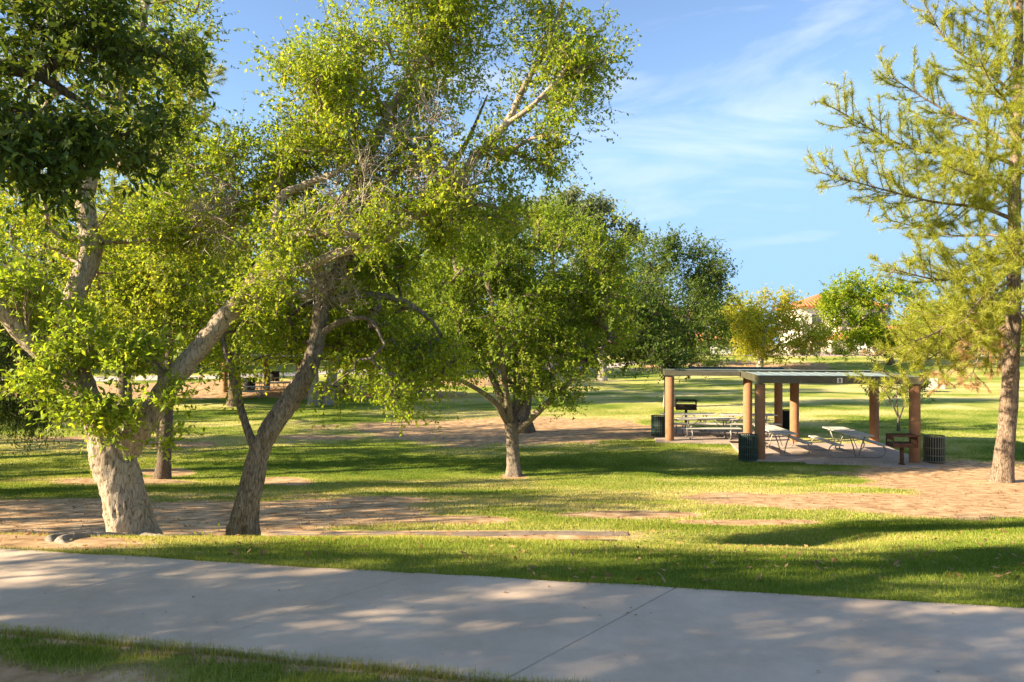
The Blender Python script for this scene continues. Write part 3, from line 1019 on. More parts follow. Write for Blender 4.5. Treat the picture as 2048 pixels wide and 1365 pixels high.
# --- second leaning tree
B0 = W(484, 1072, 8.35)
make_tree('shade_tree', 'slender grey tree leaning right with a forked thin side stem, beside the ditch', B0,
    [(path_px([(482, 1084, 8.35), (488, 1035, 8.35), (505, 960, 8.35), (520, 900, 8.35), (545, 850, 8.35), (585, 795, 8.4), (618, 735, 8.4), (636, 670, 8.45), (648, 600, 8.5), (680, 535, 8.6), (730, 482, 8.7), (800, 440, 8.8), (865, 380, 8.9), (930, 290, 9.0), (975, 190, 9.1)]), [0.135, 0.122, 0.115, 0.11, 0.105, 0.1, 0.094, 0.086, 0.078, 0.072, 0.066, 0.056, 0.044, 0.028, 0.008], None),
     (path_px([(512, 905, 8.35), (492, 850, 8.35), (474, 790, 8.4), (462, 740, 8.4), (448, 690, 8.4), (440, 620, 8.5)]), [0.05, 0.042, 0.038, 0.034, 0.03, 0.022], 0),
     (path_px([(648, 600, 8.5), (720, 590, 8.6), (800, 600, 8.8), (860, 640, 9.0), (900, 700, 9.2)]), [0.05, 0.045, 0.035, 0.025, 0.015], 0),
     (path_px([(636, 670, 8.45), (690, 640, 8.3), (740, 640, 8.2), (770, 690, 8.1)]), [0.04, 0.03, 0.02, 0.012], 0)],
    [clump(670, 590, 9.3, 90, 70, 0.5, 34), clump(760, 560, 8.8, 110, 80, 0.8, 50), clump(850, 500, 9, 120, 70, 0.8, 44), clump(780, 650, 8.9, 110, 70, 0.7, 44), clump(720, 690, 9.1, 60, 50, 0.4, 16),
     clump(790, 770, 8.3, 55, 45, 0.4, 12), clump(700, 760, 8.2, 40, 40, 0.35, 8), clump(575, 690, 8.9, 50, 35, 0.3, 14), clump(860, 720, 9, 80, 60, 0.5, 30), clump(750, 700, 9.2, 110, 50, 0.4, 34), clump(850, 765, 8.8, 70, 40, 0.4, 16), clump(640, 560, 9.3, 80, 60, 0.3, 14), clump(530, 620, 9.0, 80, 60, 0.4, 22), clump(440, 640, 8.6, 70, 60, 0.5, 18), clump(450, 740, 8.3, 40, 40, 0.3, 6), clump(960, 380, 9.1, 110, 60, 0.6, 24)],
    dict(k_tw=9, m_lf=13, tw_len=0.36, size=0.042, aspect=0.55, spread=0.09, out_bias=0.3), (M['grey_bark'], M['grey_bark'], M['elm_leaf']), 12,
    tip=0.0055, trunk_n=64, bark_amp=0.012, flare=0.6, step=0.26, limb_step=0.035, droop=0.35, twig_r=0.0022,
    bare=[(W(700, 560, 8.3), (0.5, 0.4, 0.4), 9)])

# --- round tree in the middle of the lawn
def on_ground(px, py, d):
    p = W(px, py, d); p[2] = tz(p[0], p[1]); return p


DC = 21.3
C0 = on_ground(1028, 952, DC)
c0 = lambda px, py, dd=0: W(px, py, DC + dd)
make_tree('lawn_tree', 'round-crowned green tree on a straight trunk alone in mid lawn', C0,
    [([C0 - np.array([0, 0, 0.1]), c0(1027, 930), c0(1026, 890), c0(1022, 845)], [0.22, 0.19, 0.175, 0.185], None),
     ([c0(1020, 850), c0(1000, 790), c0(965, 720, .3), c0(910, 640, .6), c0(880, 560, .8)], [0.14, 0.1, 0.07, 0.05, 0.03], 0),
     ([c0(1028, 850), c0(1034, 770, .5), c0(1030, 670, .8), c0(1040, 550, 1), c0(1050, 470, 1)], [0.13, 0.1, 0.08, 0.06, 0.03], 0),
     ([c0(1036, 860), c0(1085, 815, -.4), c0(1140, 765, -.8), c0(1190, 715, -1), c0(1225, 670, -1)], [0.11, 0.085, 0.06, 0.045, 0.025], 0),
     ([c0(1032, 840), c0(1070, 760, .8), c0(1120, 660, 1.5), c0(1160, 570, 2)], [0.12, 0.09, 0.06, 0.03], 0),
     ([c0(1016, 845), c0(985, 800, -.6), c0(920, 760, -1.4), c0(850, 735, -2)], [0.1, 0.07, 0.05, 0.03], 0),
     ([c0(1022, 850), c0(1012, 780, -.5), c0(1000, 690, -1.2), c0(985, 600, -1.8)], [0.11, 0.08, 0.06, 0.03], 0)],
    [clump(1010, 610, DC - .4, 210, 125, 2.1, 270), clump(1060, 500, DC - .4, 140, 70, 1.7, 110), clump(930, 540, DC - .4, 115, 85, 1.7, 95), clump(1170, 540, DC - .4, 95, 90, 1.6, 95), clump(1190, 650, DC - .4, 70, 75, 1.3, 55),
     clump(880, 680, DC - .4, 130, 75, 1.5, 90), clump(1110, 720, DC - .4, 110, 55, 1.4, 60), clump(1010, 740, DC - 1, 90, 40, 1.0, 26), clump(960, 470, DC, 70, 40, 1.5, 24), clump(820, 760, DC - .5, 70, 45, 1.0, 18), clump(1150, 790, DC - .6, 40, 25, 0.5, 8), clump(770, 640, DC, 60, 70, 1.2, 20)],
    dict(k_tw=9, m_lf=13, tw_len=0.52, size=0.085, aspect=0.5, spread=0.16, out_bias=0.5), (M['grey_bark'], M['grey_bark'], M['center_leaf']), 13,
    tip=0.01, trunk_n=24, bark_amp=0.012, flare=0.4, step=0.4, limb_step=0.12, twig_r=0.004)

# --- dark trees behind it
E0 = on_ground(1048, 858, 31.5)
e0 = lambda px, py, dd=0: W(px, py, 31.5 + dd)
make_tree('dark_tree', 'dark trunk and shaded crown behind the round tree, on bare earth', E0,
    [([E0 - np.array([0, 0, .1]), e0(1046, 830), e0(1052, 790), e0(1075, 750)], [0.4, 0.3, 0.26, 0.24], None),
     ([e0(1060, 780), e0(1110, 740), e0(1180, 690), e0(1250, 630), e0(1300, 580)], [0.2, 0.16, 0.12, 0.08, 0.05], 0),
     ([e0(1070, 760), e0(1080, 680), e0(1090, 580)], [0.2, 0.14, 0.06], 0)],
    [clump(1200, 640, 31.5, 120, 100, 3, 70), clump(1270, 700, 31, 75, 45, 1.8, 44), clump(1130, 700, 31.5, 110, 50, 2.4, 40), clump(1290, 620, 31.5, 90, 80, 2.4, 60), clump(1110, 590, 32.5, 120, 100, 3, 50), clump(1325, 735, 30.5, 26, 22, 0.6, 8)],
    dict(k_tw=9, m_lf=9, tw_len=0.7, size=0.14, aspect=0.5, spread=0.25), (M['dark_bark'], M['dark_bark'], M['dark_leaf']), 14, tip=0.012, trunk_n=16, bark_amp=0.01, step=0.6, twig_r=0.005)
F0 = on_ground(1338, 780, 44)
f0 = lambda px, py, dd=0: W(px, py, 44 + dd)
make_tree('olive_tree', 'loose olive-green tree standing behind the left end of the shelter roof', F0,
    [([F0 - np.array([0, 0, .1]), f0(1339, 740), f0(1340, 690), f0(1345, 650)], [0.32, 0.27, 0.25, 0.2], None),
     ([f0(1342, 690), f0(1310, 620), f0(1290, 540)], [0.15, 0.1, 0.05], 0), ([f0(1345, 670), f0(1390, 600), f0(1420, 540)], [0.15, 0.1, 0.05], 0)],
    [clump(1350, 590, 44, 85, 80, 2.6, 90), clump(1400, 540, 44, 50, 45, 1.8, 36), clump(1300, 520, 44, 60, 50, 2.2, 44), clump(1410, 640, 44, 50, 60, 2, 44), clump(1340, 690, 43, 85, 40, 2, 50), clump(1275, 610, 44, 60, 60, 2, 30), clump(1400, 715, 43.5, 50, 22, 1.4, 20), clump(1350, 505, 44, 60, 26, 1.5, 20), clump(1440, 590, 44, 18, 40, 1, 10)],
    dict(k_tw=10, m_lf=9, tw_len=0.9, size=0.17, aspect=0.45, spread=0.3), (M['pale_bark'], M['dark_bark'], M['dark_leaf']), 15, tip=0.013, trunk_n=14, step=0.7, twig_r=0.006)

# --- the trees of the left background
def simple_tree(name, label, px, py, d, crown, mats, seed, r=0.3, size=0.16, lean=0.0, top=None, k=9, stems=1, group=None, twl=0.8, spread=0.28, ground_y=None, droop=0.0, tip=0.012):
    b0 = on_ground(px, py, d)
    cx = sum(c[0] for c in crown) / len(crown); cy = min(c[1] for c in crown)
    limbs = []
    for s in range(stems):
        off = np.array([(s - (stems - 1) / 2) * r * 2.6, s * 0.2, 0])
        ct = W(cx + (s - (stems - 1) / 2) * 60, cy, d)
        mid_ = b0 * 0.55 + ct * 0.45 + np.array([(cx - px) / FPX * d * -0.15 + lean, 0, 0])
        limbs.append(([b0 + off - np.array([0, 0, .15]), b0 * 0.85 + ct * 0.15 + off + np.array([lean * .3, 0, 0]), mid_ + off, ct], [r * 1.2, r, r * 0.7, r * 0.15], None if s == 0 else 0))
    cl = [(W(c[0], c[1], d + (c[5] if len(c) > 5 else 0)), (c[2] / FPX * d, c[4] if len(c) > 4 and c[4] else 0.8 * c[2] / FPX * d, c[3] / FPX * d), int(k * 0 + c[6]) if len(c) > 6 else max(12, int(c[2] * c[3] / 110) + int(500 * (c[2] < 75) * c[2] * c[3] / 30000))) for c in crown]
    return make_tree(name, label, b0, limbs, cl, dict(k_tw=9, m_lf=9, tw_len=twl, size=size, aspect=0.5, spread=spread), mats, seed, tip=tip, trunk_n=14, step=0.6, twig_r=0.005, group=group, droop=droop)


GB = 'trees behind the lawn on the left'
simple_tree('lawn_tree', 'thin dark trunk rising from mid lawn between the two leaning trunks', 325, 950, 20.8,
            [(340, 640, 120, 60), (400, 540, 150, 80), (260, 560, 110, 80), (500, 620, 90, 60), (330, 450, 120, 60)], (M['dark_bark'], M['dark_bark'], M['back_leaf']), 41, r=0.17, size=0.11, twl=0.55, spread=0.18, tip=0.008)
simple_tree('background_tree', 'broad yellow-green tree behind the far picnic tables', 470, 812, 44,
            [(430, 560, 150, 110), (520, 480, 120, 90), (360, 640, 120, 60), (560, 620, 100, 70), (470, 690, 120, 30)], (M['dark_bark'], M['dark_bark'], M['back_leaf']), 42, r=0.35, size=0.2, group=GB)
simple_tree('background_tree', 'tree on two pale trunks beside the far picnic tables', 640, 806, 45,
            [(640, 560, 130, 110), (740, 520, 120, 100), (600, 650, 100, 60), (700, 680, 100, 40), (680, 450, 100, 60)], (M['pale_bark'], M['dark_bark'], M['back_leaf']), 43, r=0.3, size=0.2, stems=2, group=GB)
simple_tree('background_tree', 'dense dark tree filling the gap left of the round tree', 830, 790, 52,
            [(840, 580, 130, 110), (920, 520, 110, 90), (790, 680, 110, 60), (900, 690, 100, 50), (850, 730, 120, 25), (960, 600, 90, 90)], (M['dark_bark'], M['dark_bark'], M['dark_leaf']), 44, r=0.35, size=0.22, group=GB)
simple_tree('background_tree', 'shaded leafy tree at the left edge beyond the big trunk', 90, 800, 46,
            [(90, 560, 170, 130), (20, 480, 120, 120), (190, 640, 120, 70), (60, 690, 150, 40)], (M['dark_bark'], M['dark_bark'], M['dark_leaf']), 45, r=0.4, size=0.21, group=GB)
simple_tree('background_tree', 'sunlit tree above the big fork, between it and the far pine', 250, 800, 40,
            [(250, 520, 120, 110), (170, 440, 110, 100), (330, 600, 90, 70), (250, 680, 120, 40)], (M['dark_bark'], M['dark_bark'], M['back_leaf']), 46, r=0.33, size=0.19, group=GB)
simple_tree('background_tree', 'tall tree rising behind the round crown at its left shoulder', 985, 775, 62,
            [(960, 480, 110, 70), (1040, 450, 80, 50), (900, 450, 90, 50), (980, 560, 130, 70), (1010, 670, 120, 60)], (M['dark_bark'], M['dark_bark'], M['back_leaf']), 47, r=0.4, size=0.25, group=GB)
simple_tree('eucalyptus_tree', 'tall grey-green eucalyptus top showing above the round crown', 1105, 768, 72,
            [(1100, 405, 60, 32), (1140, 430, 40, 30), (1070, 440, 60, 40), (1110, 500, 80, 50)], (M['pale_bark'], M['pale_bark'], M['euc_leaf']), 48, r=0.4, size=0.3, twl=1.2)
simple_tree('eucalyptus_tree', 'pale olive feathery eucalyptus right of the grey-green one', 1205, 768, 70,
            [(1185, 420, 34, 40), (1215, 450, 34, 32), (1250, 470, 30, 30), (1210, 530, 70, 50), (1165, 470, 40, 30)], (M['pale_bark'], M['pale_bark'], M['euc_leaf']), 49, r=0.38, size=0.28, twl=1.2)
for q, (px, d, ms, lab) in enumerate(((30, 62, 'dark_leaf', 'low-branched dark tree in the bank at the far left'), (200, 66, 'back_leaf', 'low-branched tree in the bank behind the big fork'), (380, 64, 'dark_leaf', 'low-branched dark tree in the bank left of the far shelter'), (590, 70, 'dark_leaf', 'low-branched dark tree in the bank behind the far shelter'), (760, 68, 'back_leaf', 'low-branched tree in the bank right of the pale trunks'), (930, 72, 'dark_leaf', 'low-branched dark tree in the bank left of the round crown'), (1120, 76, 'dark_leaf', 'low-branched dark tree in the bank behind the round crown'), (1290, 84, 'back_leaf', 'low-branched tree in the bank behind the olive tree'), (1415, 100, 'dark_leaf', 'low-branched dark tree showing right of the olive tree'))):
    simple_tree('background_tree', lab, px, 745, d, [(px, 630, 110, 60, 4, 0, 46), (px - 60, 690, 80, 38, 4, 0, 34), (px + 60, 690, 80, 38, 4, 0, 34), (px, 705, 90, 22, 3, 0, 24)] if px < 1250 else [(px, 645, 60, 40, 3, 0, 40), (px - 30, 690, 50, 24, 3, 0, 26), (px + 15, 690, 45, 24, 3, 0, 26)], (M['dark_bark'], M['dark_bark'], M[ms]), 140 + q, r=0.35, size=0.3, twl=1.2, spread=0.45, group=GB)
# weeping tree at the left edge, its shade put into a darker leaf colour
wb = W(-160, 800, 17); wb[2] = tz(wb[0], wb[1])
make_tree('weeping_tree', 'dark weeping tree trailing its strands over the lawn at the left edge', wb,
    [([wb - np.array([0, 0, .1]), W(-160, 700, 17), W(-120, 560, 17), W(-60, 420, 17)], [0.3, 0.25, 0.2, 0.08], None)],
    [clump(20, 560, 17, 100, 80, 1.2, 50), clump(-60, 600, 17, 80, 100, 1.2, 40), clump(40, 690, 17, 80, 80, 0.9, 80), clump(75, 755, 17, 55, 60, 0.5, 50), clump(15, 780, 17, 55, 50, 0.5, 44), clump(70, 815, 17, 40, 35, 0.3, 26), clump(-20, 720, 17, 60, 80, 0.7, 26)],
    dict(k_tw=6, m_lf=13, tw_len=0.55, size=0.085, aspect=0.3, spread=0.1, out_bias=0.05), (M['dark_bark'], M['dark_bark'], M['oak_leaf']), 50, tip=0.006, step=0.35, droop=1.5, sag=1.2)

# --- far trees on the right
simple_tree('yellow_tree', 'small yellow-green tree on the far bank above the shelter roof', 1517, 737, 80,
            [(1550, 650, 100, 60, 4, 0, 90), (1505, 632, 56, 48, 3, 0, 56), (1608, 662, 64, 42, 3, 0, 60), (1480, 670, 38, 44, 2.5, 0, 36), (1550, 600, 40, 24, 2, 0, 24), (1530, 690, 70, 28, 3, 0, 36), (1635, 665, 24, 20, 1.5, 0, 14)], (M['pale_bark'], M['dark_bark'], M['yellow_leaf']), 51, r=0.3, size=0.24, twl=1.0, spread=0.4)
simple_tree('lawn_tree', 'broad green tree standing in front of the white garage', 1782, 728, 84,
            [(1725, 610, 80, 58), (1795, 600, 80, 52), (1740, 655, 90, 38), (1690, 605, 56, 46), (1705, 650, 66, 36), (1840, 640, 80, 60), (1805, 680, 66, 30)], (M['dark_bark'], M['dark_bark'], M['elm_leaf']), 52, r=0.4, size=0.3, twl=1.0, spread=0.4)
simple_tree('background_tree', 'dusty tree behind the right-hand pine and the garden wall', 1930, 726, 90,
            [(1930, 650, 60, 50), (1985, 660, 50, 40), (1880, 670, 50, 35), (2050, 650, 60, 50)], (M['dark_bark'], M['dark_bark'], M['yellow_leaf']), 53, r=0.4, size=0.32, twl=1.0, spread=0.4)
FR = 'far trees closing the view behind the street'
far_labels = ['distant hazy tree at far left behind the others', 'distant tree behind the far left shelter', 'distant tree behind the two pale trunks', 'distant tree behind the dense dark tree', 'distant tree behind the round crown', 'distant tree behind the dark shaded crown', 'distant grey-green tree behind the olive tree', 'distant low tree left of the white house', 'distant tree right of the white house', 'distant tree behind the pine trunk']
for q, (px, d, cy, rx, ry) in enumerate([(-60, 110, 560, 150, 120), (220, 115, 590, 150, 90), (560, 112, 560, 150, 110), (800, 118, 580, 140, 90), (1000, 115, 590, 120, 80), (1200, 118, 600, 120, 70), (1420, 125, 640, 80, 40), (1490, 140, 665, 50, 20), (1890, 135, 640, 90, 40), (2060, 130, 630, 90, 50)]):
    simple_tree('far_tree', far_labels[q], px, 720, d, [(px, cy, rx, ry, 5, 0, 40), (px - rx * .5, cy + ry * .6, rx * .8, ry * .6, 5, 0, 25), (px + rx * .5, cy + ry * .5, rx * .8, ry * .7, 5, 0, 25)],
                (M['dark_bark'], M['dark_bark'], M['dark_leaf'] if q % 2 else M['back_leaf']), 60 + q, r=0.4, size=0.55, twl=1.6, spread=0.7, group=FR)


# --- pines
def make_pine(name, label, base, trunk, trunk_r, branches, seed, needle_len=0.11, density=1.0, dead=None, bark=None, wide=0.009):
    rg_ = np.random.default_rng(seed)
    root = empty(name, base, 0, label, 'pine tree')
    P, r = smooth_path(trunk, trunk_r, 0.12)
    V, F = bark_tube(P, r, 28, 0.014, seed, 0.25)
    mesh_obj('trunk', V - base, F, bark, root, True)
    wood, tips, dirs, ded = [], [], [], []
    for br in branches:
        pts, r0 = br[0], br[1]
        is_dead = len(br) > 2 and br[2]
        Q, rr = smooth_path(pts, [r0, r0 * 0.75, r0 * 0.45, 0.012], 0.2)
        wood.append(tube(Q, rr, 8))
        T = unit(np.gradient(Q, axis=0))
        m = len(Q)
        L_ = m * 0.2
        for k in range(int(m * 0.18), m):
            u = k / m
            for s in range(max(1, int(round(2.6 * density)))):
                side = unit(np.cross(T[k], rg_.normal(size=3)))
                ln = (0.32 + 1.1 * (1 - u) * min(1.2, L_ * 0.28) + 0.3 * rg_.random()) * (0.6 + 0.6 * rg_.random())
                d = unit(T[k] * 0.8 + side * 0.9 + np.array([0, 0, 0.22]))
                e = Q[k] + d * ln + np.array([0, 0, 0.12 * ln * ln])
                mid_ = Q[k] + d * ln * 0.5 - np.array([0, 0, 0.04 * ln])
                S, sr = smooth_path([Q[k], mid_, e], [0.012, 0.009, 0.004], 0.12)
                wood.append(tube(S, sr, 4))
                for q in range(1, len(S)):
                    tips.append(S[q]); dirs.append(unit(S[q] - S[q - 1])); ded.append(is_dead)
                # third order
                for z in range(int(ln * 4.5)):
                    k2 = rg_.integers(len(S) // 3, len(S))
                    d2 = unit(d * 0.9 + rg_.normal(size=3) * 0.6 + np.array([0, 0, 0.25]))
                    l2 = 0.14 + 0.22 * rg_.random()
                    for f in (0.35, 0.7, 1.0):
                        tips.append(S[k2] + d2 * l2 * f); dirs.append(d2); ded.append(is_dead)
                    wood.append(tube(np.array([S[k2], S[k2] + d2 * l2]), [0.005, 0.003], 3))
        tips.append(Q[-1]); dirs.append(T[-1]); ded.append(is_dead)
    V, F = join(wood)
    mesh_obj('branches', V - base, F, bark, root, True)
    tips = np.array(tips); dirs = np.array(dirs); ded = np.array(ded, bool)
    for sel, nm, mt, drp in ((~ded, 'needles', M['needle'], 0.0), (ded, 'dead_needles', M['dead_needle'], 0.9)):
        if not sel.any(): continue
        p, d = tips[sel], dirs[sel]
        K = int(20 * density)
        n = len(p)
        nd_ = unit(d[:, None, :] * 0.9 + rg_.normal(size=(n, K, 3)) * 0.75 + np.array([0, 0, 0.12 - drp]))
        st = p[:, None, :] - d[:, None, :] * 0.1 * rg_.random((n, K, 1))
        ln = needle_len * (0.7 + 0.6 * rg_.random((n, K, 1)))
        s = unit(np.cross(nd_, rg_.normal(size=(n, K, 3))))
        V = np.stack([st + s * wide * .5, st - s * wide * .5, st + nd_ * ln], axis=-2).reshape(-1, 3)
        F = np.arange(len(V)).reshape(-1, 3)
        rnd = np.clip(0.35 * rg_.random((n, 1)) + 0.65 * rg_.random((n, K)), 0, 1).reshape(-1)
        o = mesh_obj(nm, V - base, F, mt, root, False, {'rnd': ('FACE', rnd)}); o['kind'] = 'stuff'
    return root


DP = 19.8
p0 = on_ground(2003, 972, DP)
w = lambda px, py, dd=0: W(px, py, DP + dd)
br = [([w(2030, 440), w(1960, 415, -.5), w(1850, 400, -1), w(1640, 345, -1.3)], 0.06),
      ([w(2030, 330), w(1960, 305, -.3), w(1830, 300, -.5), w(1665, 215, -.6)], 0.06),
      ([w(2028, 300), w(1960, 250, .4), w(1880, 215, .6), w(1775, 150, .8)], 0.055),
      ([w(2030, 190), w(1970, 140, 0), w(1900, 90, 0), w(1850, 10, 0)], 0.05),
      ([w(2034, 160), w(2000, 90, -.4), w(1975, 30, -.6), w(1960, -60, -.6)], 0.05),
      ([w(2030, 480), w(1980, 470, .5), w(1900, 470, 1.2), w(1780, 440, 1.6)], 0.045),
      ([w(2025, 520), w(1960, 530, -.6), w(1890, 560, -1.2), w(1790, 540, -1.6)], 0.055),
      ([w(2022, 560), w(1960, 600, -.8), w(1880, 660, -1.5), w(1810, 690, -2)], 0.055),
      ([w(2022, 580), w(1970, 600, .6), w(1900, 630, 1.2), w(1820, 620, 1.6)], 0.05),
      ([w(2020, 620), w(1950, 660, -.6), w(1870, 710, -1.2), w(1770, 775, -1.6)], 0.035),
      ([w(2024, 540), w(2000, 560, -1.2), w(1960, 600, -2.2), w(1930, 640, -2.8)], 0.045),
      ([w(2020, 650), w(1980, 680, .5), w(1930, 720, .8), w(1885, 765, .9)], 0.035, True),
      ([w(2020, 640), w(1990, 670, 1), w(1960, 710, 1.3), w(1940, 760, 1.5)], 0.035, True),
      ([w(2028, 390), w(1990, 360, -1), w(1940, 350, -2), w(1890, 330, -2.6)], 0.045),
      ([w(2032, 250), w(2010, 200, -1), w(1985, 170, -1.8), w(1960, 120, -2.2)], 0.045),
      ([w(2030, 420), w(2010, 400, 1), w(1970, 380, 2), w(1930, 330, 2.6)], 0.045),
      ([w(2030, 350), w(2080, 330, 0), w(2160, 320, 0), w(2260, 270, 0)], 0.05), ([w(2030, 480), w(2090, 470, -.5), w(2170, 480, -.8), w(2260, 450, -1)], 0.05),
      ([w(2034, 230), w(2070, 180, 0), w(2130, 150, 0), w(2200, 90, 0)], 0.05), ([w(2026, 560), w(2080, 570, .4), w(2160, 590, .6), w(2250, 590, .8)], 0.05),
      ([w(2036, 120), w(2060, 60, -.5), w(2090, 10, -.8), w(2120, -60, -1)], 0.05), ([w(2036, 60), w(2020, 10, .4), w(2000, -60, .8), w(1990, -140, 1)], 0.045),
      ([w(2022, 610), w(2060, 650, -.5), w(2100, 690, -.8), w(2150, 720, -1)], 0.045), ([w(2028, 470), w(2035, 480, -1), w(2040, 500, -2), w(2030, 510, -2.8)], 0.04),
      ([w(2030, 300), w(2040, 290, -1), w(2050, 270, -2), w(2055, 230, -2.6)], 0.04)]
make_pine('pine_tree', 'tall pine with brown scaly trunk at the right edge, sweeping branches over the lawn', p0,
          [p0 - np.array([0, 0, .12]), w(2008, 920), w(2018, 800), w(2026, 650), w(2028, 500), w(2030, 350), w(2034, 200), w(2038, 60), w(2040, -100), w(2042, -250)],
          [0.27, 0.23, 0.195, 0.17, 0.15, 0.13, 0.11, 0.09, 0.07, 0.04], br, 71, 0.16, 0.92, bark=M['pine_bark'], wide=0.011)

DK = 27.0
k0 = on_ground(330, 870, DK)
w = lambda px, py, dd=0: W(px, py, DK + dd)
rk = random.Random(3)
br = []
for q in range(24):
    y_ = 660 - q * 22
    side = 1 if q % 2 else -1
    ln = rk.uniform(60, 150) * (1.0 if y_ > 300 else 0.8)
    x_ = 330
    dd = rk.uniform(-2, 2)
    br.append(([w(x_, y_), w(x_ + side * ln * .35, y_ - 12, dd * .35), w(x_ + side * ln * .7, y_ - 25, dd * .7), w(x_ + side * ln, y_ - 60, dd)], 0.05, q in (2, 5)))
make_pine('pine_tree', 'olive pine showing behind the leaning trees in the left background', k0,
          [k0 - np.array([0, 0, .12]), w(330, 700), w(332, 500), w(330, 300), w(335, 120)], [0.28, 0.23, 0.18, 0.12, 0.05], br, 72, 0.17, 0.85, bark=M['pine_bark'], wide=0.016)

# --- evergreen oak hanging in from the left, its trunk outside the picture
o0 = np.array([-7.4, 2.2, 2.22])
oak_cl = [clump(90, 60, 4.6, 180, 120, 0.6, 36), clump(60, 230, 4.5, 170, 120, 0.5, 34), clump(240, 90, 4.8, 110, 120, 0.5, 34), clump(230, 270, 4.7, 95, 90, 0.4, 22), clump(100, 340, 4.5, 110, 50, 0.5, 22), clump(-150, 150, 4.4, 200, 200, 0.8, 40),
          (np.array([-6.6, 2.4, 6.1]), (2.3, 1.5, 1.4), 230), (np.array([-9.6, 2.0, 5.5]), (2.3, 1.6, 1.5), 230), (np.array([-4.3, 1.9, 6.5]), (1.5, 1.4, 1.0), 140), (np.array([-7.6, 0.7, 6.4]), (2.8, 1.4, 1.4), 190), (np.array([-1.9, 1.1, 6.8]), (1.7, 1.4, 0.9), 140),
          (np.array([-4.5, -0.4, 6.6]), (1.8, 1.4, 1.0), 60), (np.array([-12.3, 2.2, 5.0]), (1.6, 1.4, 1.4), 90), (np.array([-9.6, 3.9, 4.9]), (1.7, 0.9, 1.0), 90)]
tO, oak_t = make_tree('oak_tree', 'dark glossy evergreen oak boughs hanging into the top left corner', o0,
    [([o0 - np.array([0, 0, .1]), o0 + np.array([0.05, 0, 1.2]), o0 + np.array([0.1, .1, 2.2])], [0.3, 0.24, 0.22], None),
     ([o0 + np.array([0.1, .1, 2.2]), np.array([-6.0, 2.6, 5.4]), W(-60, 120, 4.5), W(80, 150, 4.6), W(200, 230, 4.7)], [0.14, 0.1, 0.055, 0.035, 0.015], 0),
     ([o0 + np.array([0.1, .1, 2.2]), np.array([-6.0, 0.6, 5.8]), np.array([-4.0, -0.6, 6.4])], [0.14, 0.1, 0.05], 0),
     ([o0 + np.array([0.1, .1, 2.2]), np.array([-8.4, 0.6, 5.2]), np.array([-9.4, 0.2, 6.0])], [0.13, 0.1, 0.05], 0)],
    oak_cl, dict(k_tw=8, m_lf=9, tw_len=0.24, size=0.062, aspect=0.4, spread=0.07, out_bias=0.3), (M['dark_bark'], M['dark_bark'], M['oak_leaf']), 16, tip=0.004, step=0.2, droop=0.3, trunk_n=20, twig_r=0.0018)
# the largest leaves in view, one by one
lv_v = np.array([(0, 0, 0), (0.3, 0.17, 0.03), (0.65, 0.16, 0.03), (1, 0, -0.03), (0.65, -0.16, 0.03), (0.3, -0.17, 0.03), (0.5, 0, -0.01)]) * 0.07
lv_f = [(0, 6, 1), (1, 6, 2), (2, 6, 3), (3, 6, 4), (4, 6, 5), (5, 6, 0)]
proto = mesh_obj('leaf', lv_v, lv_f, M['oak_leaf'], tO, False, {'rnd': ('FACE', np.full(6, 0.5))})
rg_ = np.random.default_rng(8)
vis = np.vstack([sample_clump(rg_, c, np.array(r), 60, 0.8) for c, r, n in oak_cl[:5]])
for q, p in enumerate(vis[:300]):
    o = proto if q == 0 else proto.copy()
    if q: COL.objects.link(o)
    o.parent = tO
    o.location = tuple(p + np.array([0, -0.12, 0]) - o0)
    o.rotation_euler = (rg_.uniform(-.9, .9), rg_.uniform(0.1, 1.2), rg_.uniform(0, 6.28))
    s = rg_.uniform(0.75, 1.15); o.scale = (s, s, s)

# --- trees outside the picture on the left, whose shade falls across the lawn
GS = 'trees beyond the left edge that shade the lawn'
def shade_tree(x, y, h, rx, seed, lab):
    b0 = np.array([x, y, tz(x, y)])
    c = b0 + np.array([0, 0, h * 0.62])
    make_tree('park_tree', lab, b0, [([b0 - np.array([0, 0, .1]), b0 + np.array([0.1, 0, h * .3]), b0 + np.array([0, 0.1, h * .6])], [0.3, 0.25, 0.12], None)],
              [(c, (rx, rx, h * 0.3), 110), (c + np.array([rx * .5, 0, -h * .1]), (rx * .6, rx * .6, h * .2), 40), (c + np.array([-rx * .4, rx * .3, h * .08]), (rx * .6, rx * .6, h * .2), 40)],
              dict(k_tw=7, m_lf=7, tw_len=0.7, size=0.17, aspect=0.55, spread=0.25), (M['dark_bark'], M['dark_bark'], M['elm_leaf']), seed, tip=0.012, step=0.6, group=GS)


shade_tree(-21, 13.0, 8.5, 3.2, 90, 'spreading park tree left of the picture level with the ditch')
shade_tree(-26, 24, 9.5, 3.4, 91, 'spreading park tree left of the picture level with the mid lawn')
shade_tree(-13, 0.2, 8.4, 3.0, 92, 'spreading park tree left of and behind the camera')
shade_tree(-17.5, 20.5, 11.5, 3.0, 96, 'park tree just left of the picture beside the weeping tree')
shade_tree(-22.5, 27, 13, 3.4, 97, 'park tree just left of the picture behind the weeping tree')
shade_tree(-20.5, 23.8, 14, 3.2, 98, 'park tree left of the picture in line with the round tree')
shade_tree(-26.5, 33, 14, 3.8, 99, 'park tree left of the picture in line with the rear bay')
shade_tree(-15.5, 10.8, 9.0, 2.6, 100, 'park tree left of the picture just beyond the ditch')
shade_tree(-30, 17, 9, 3.2, 94, 'spreading park tree well left of the picture beyond the ditch')
shade_tree(-42, 24, 11, 4.0, 95, 'tall park tree far left of the picture level with the shelter')
shade_tree(-34, 33, 10, 4.0, 93, 'spreading park tree left of the picture near the far shelter')
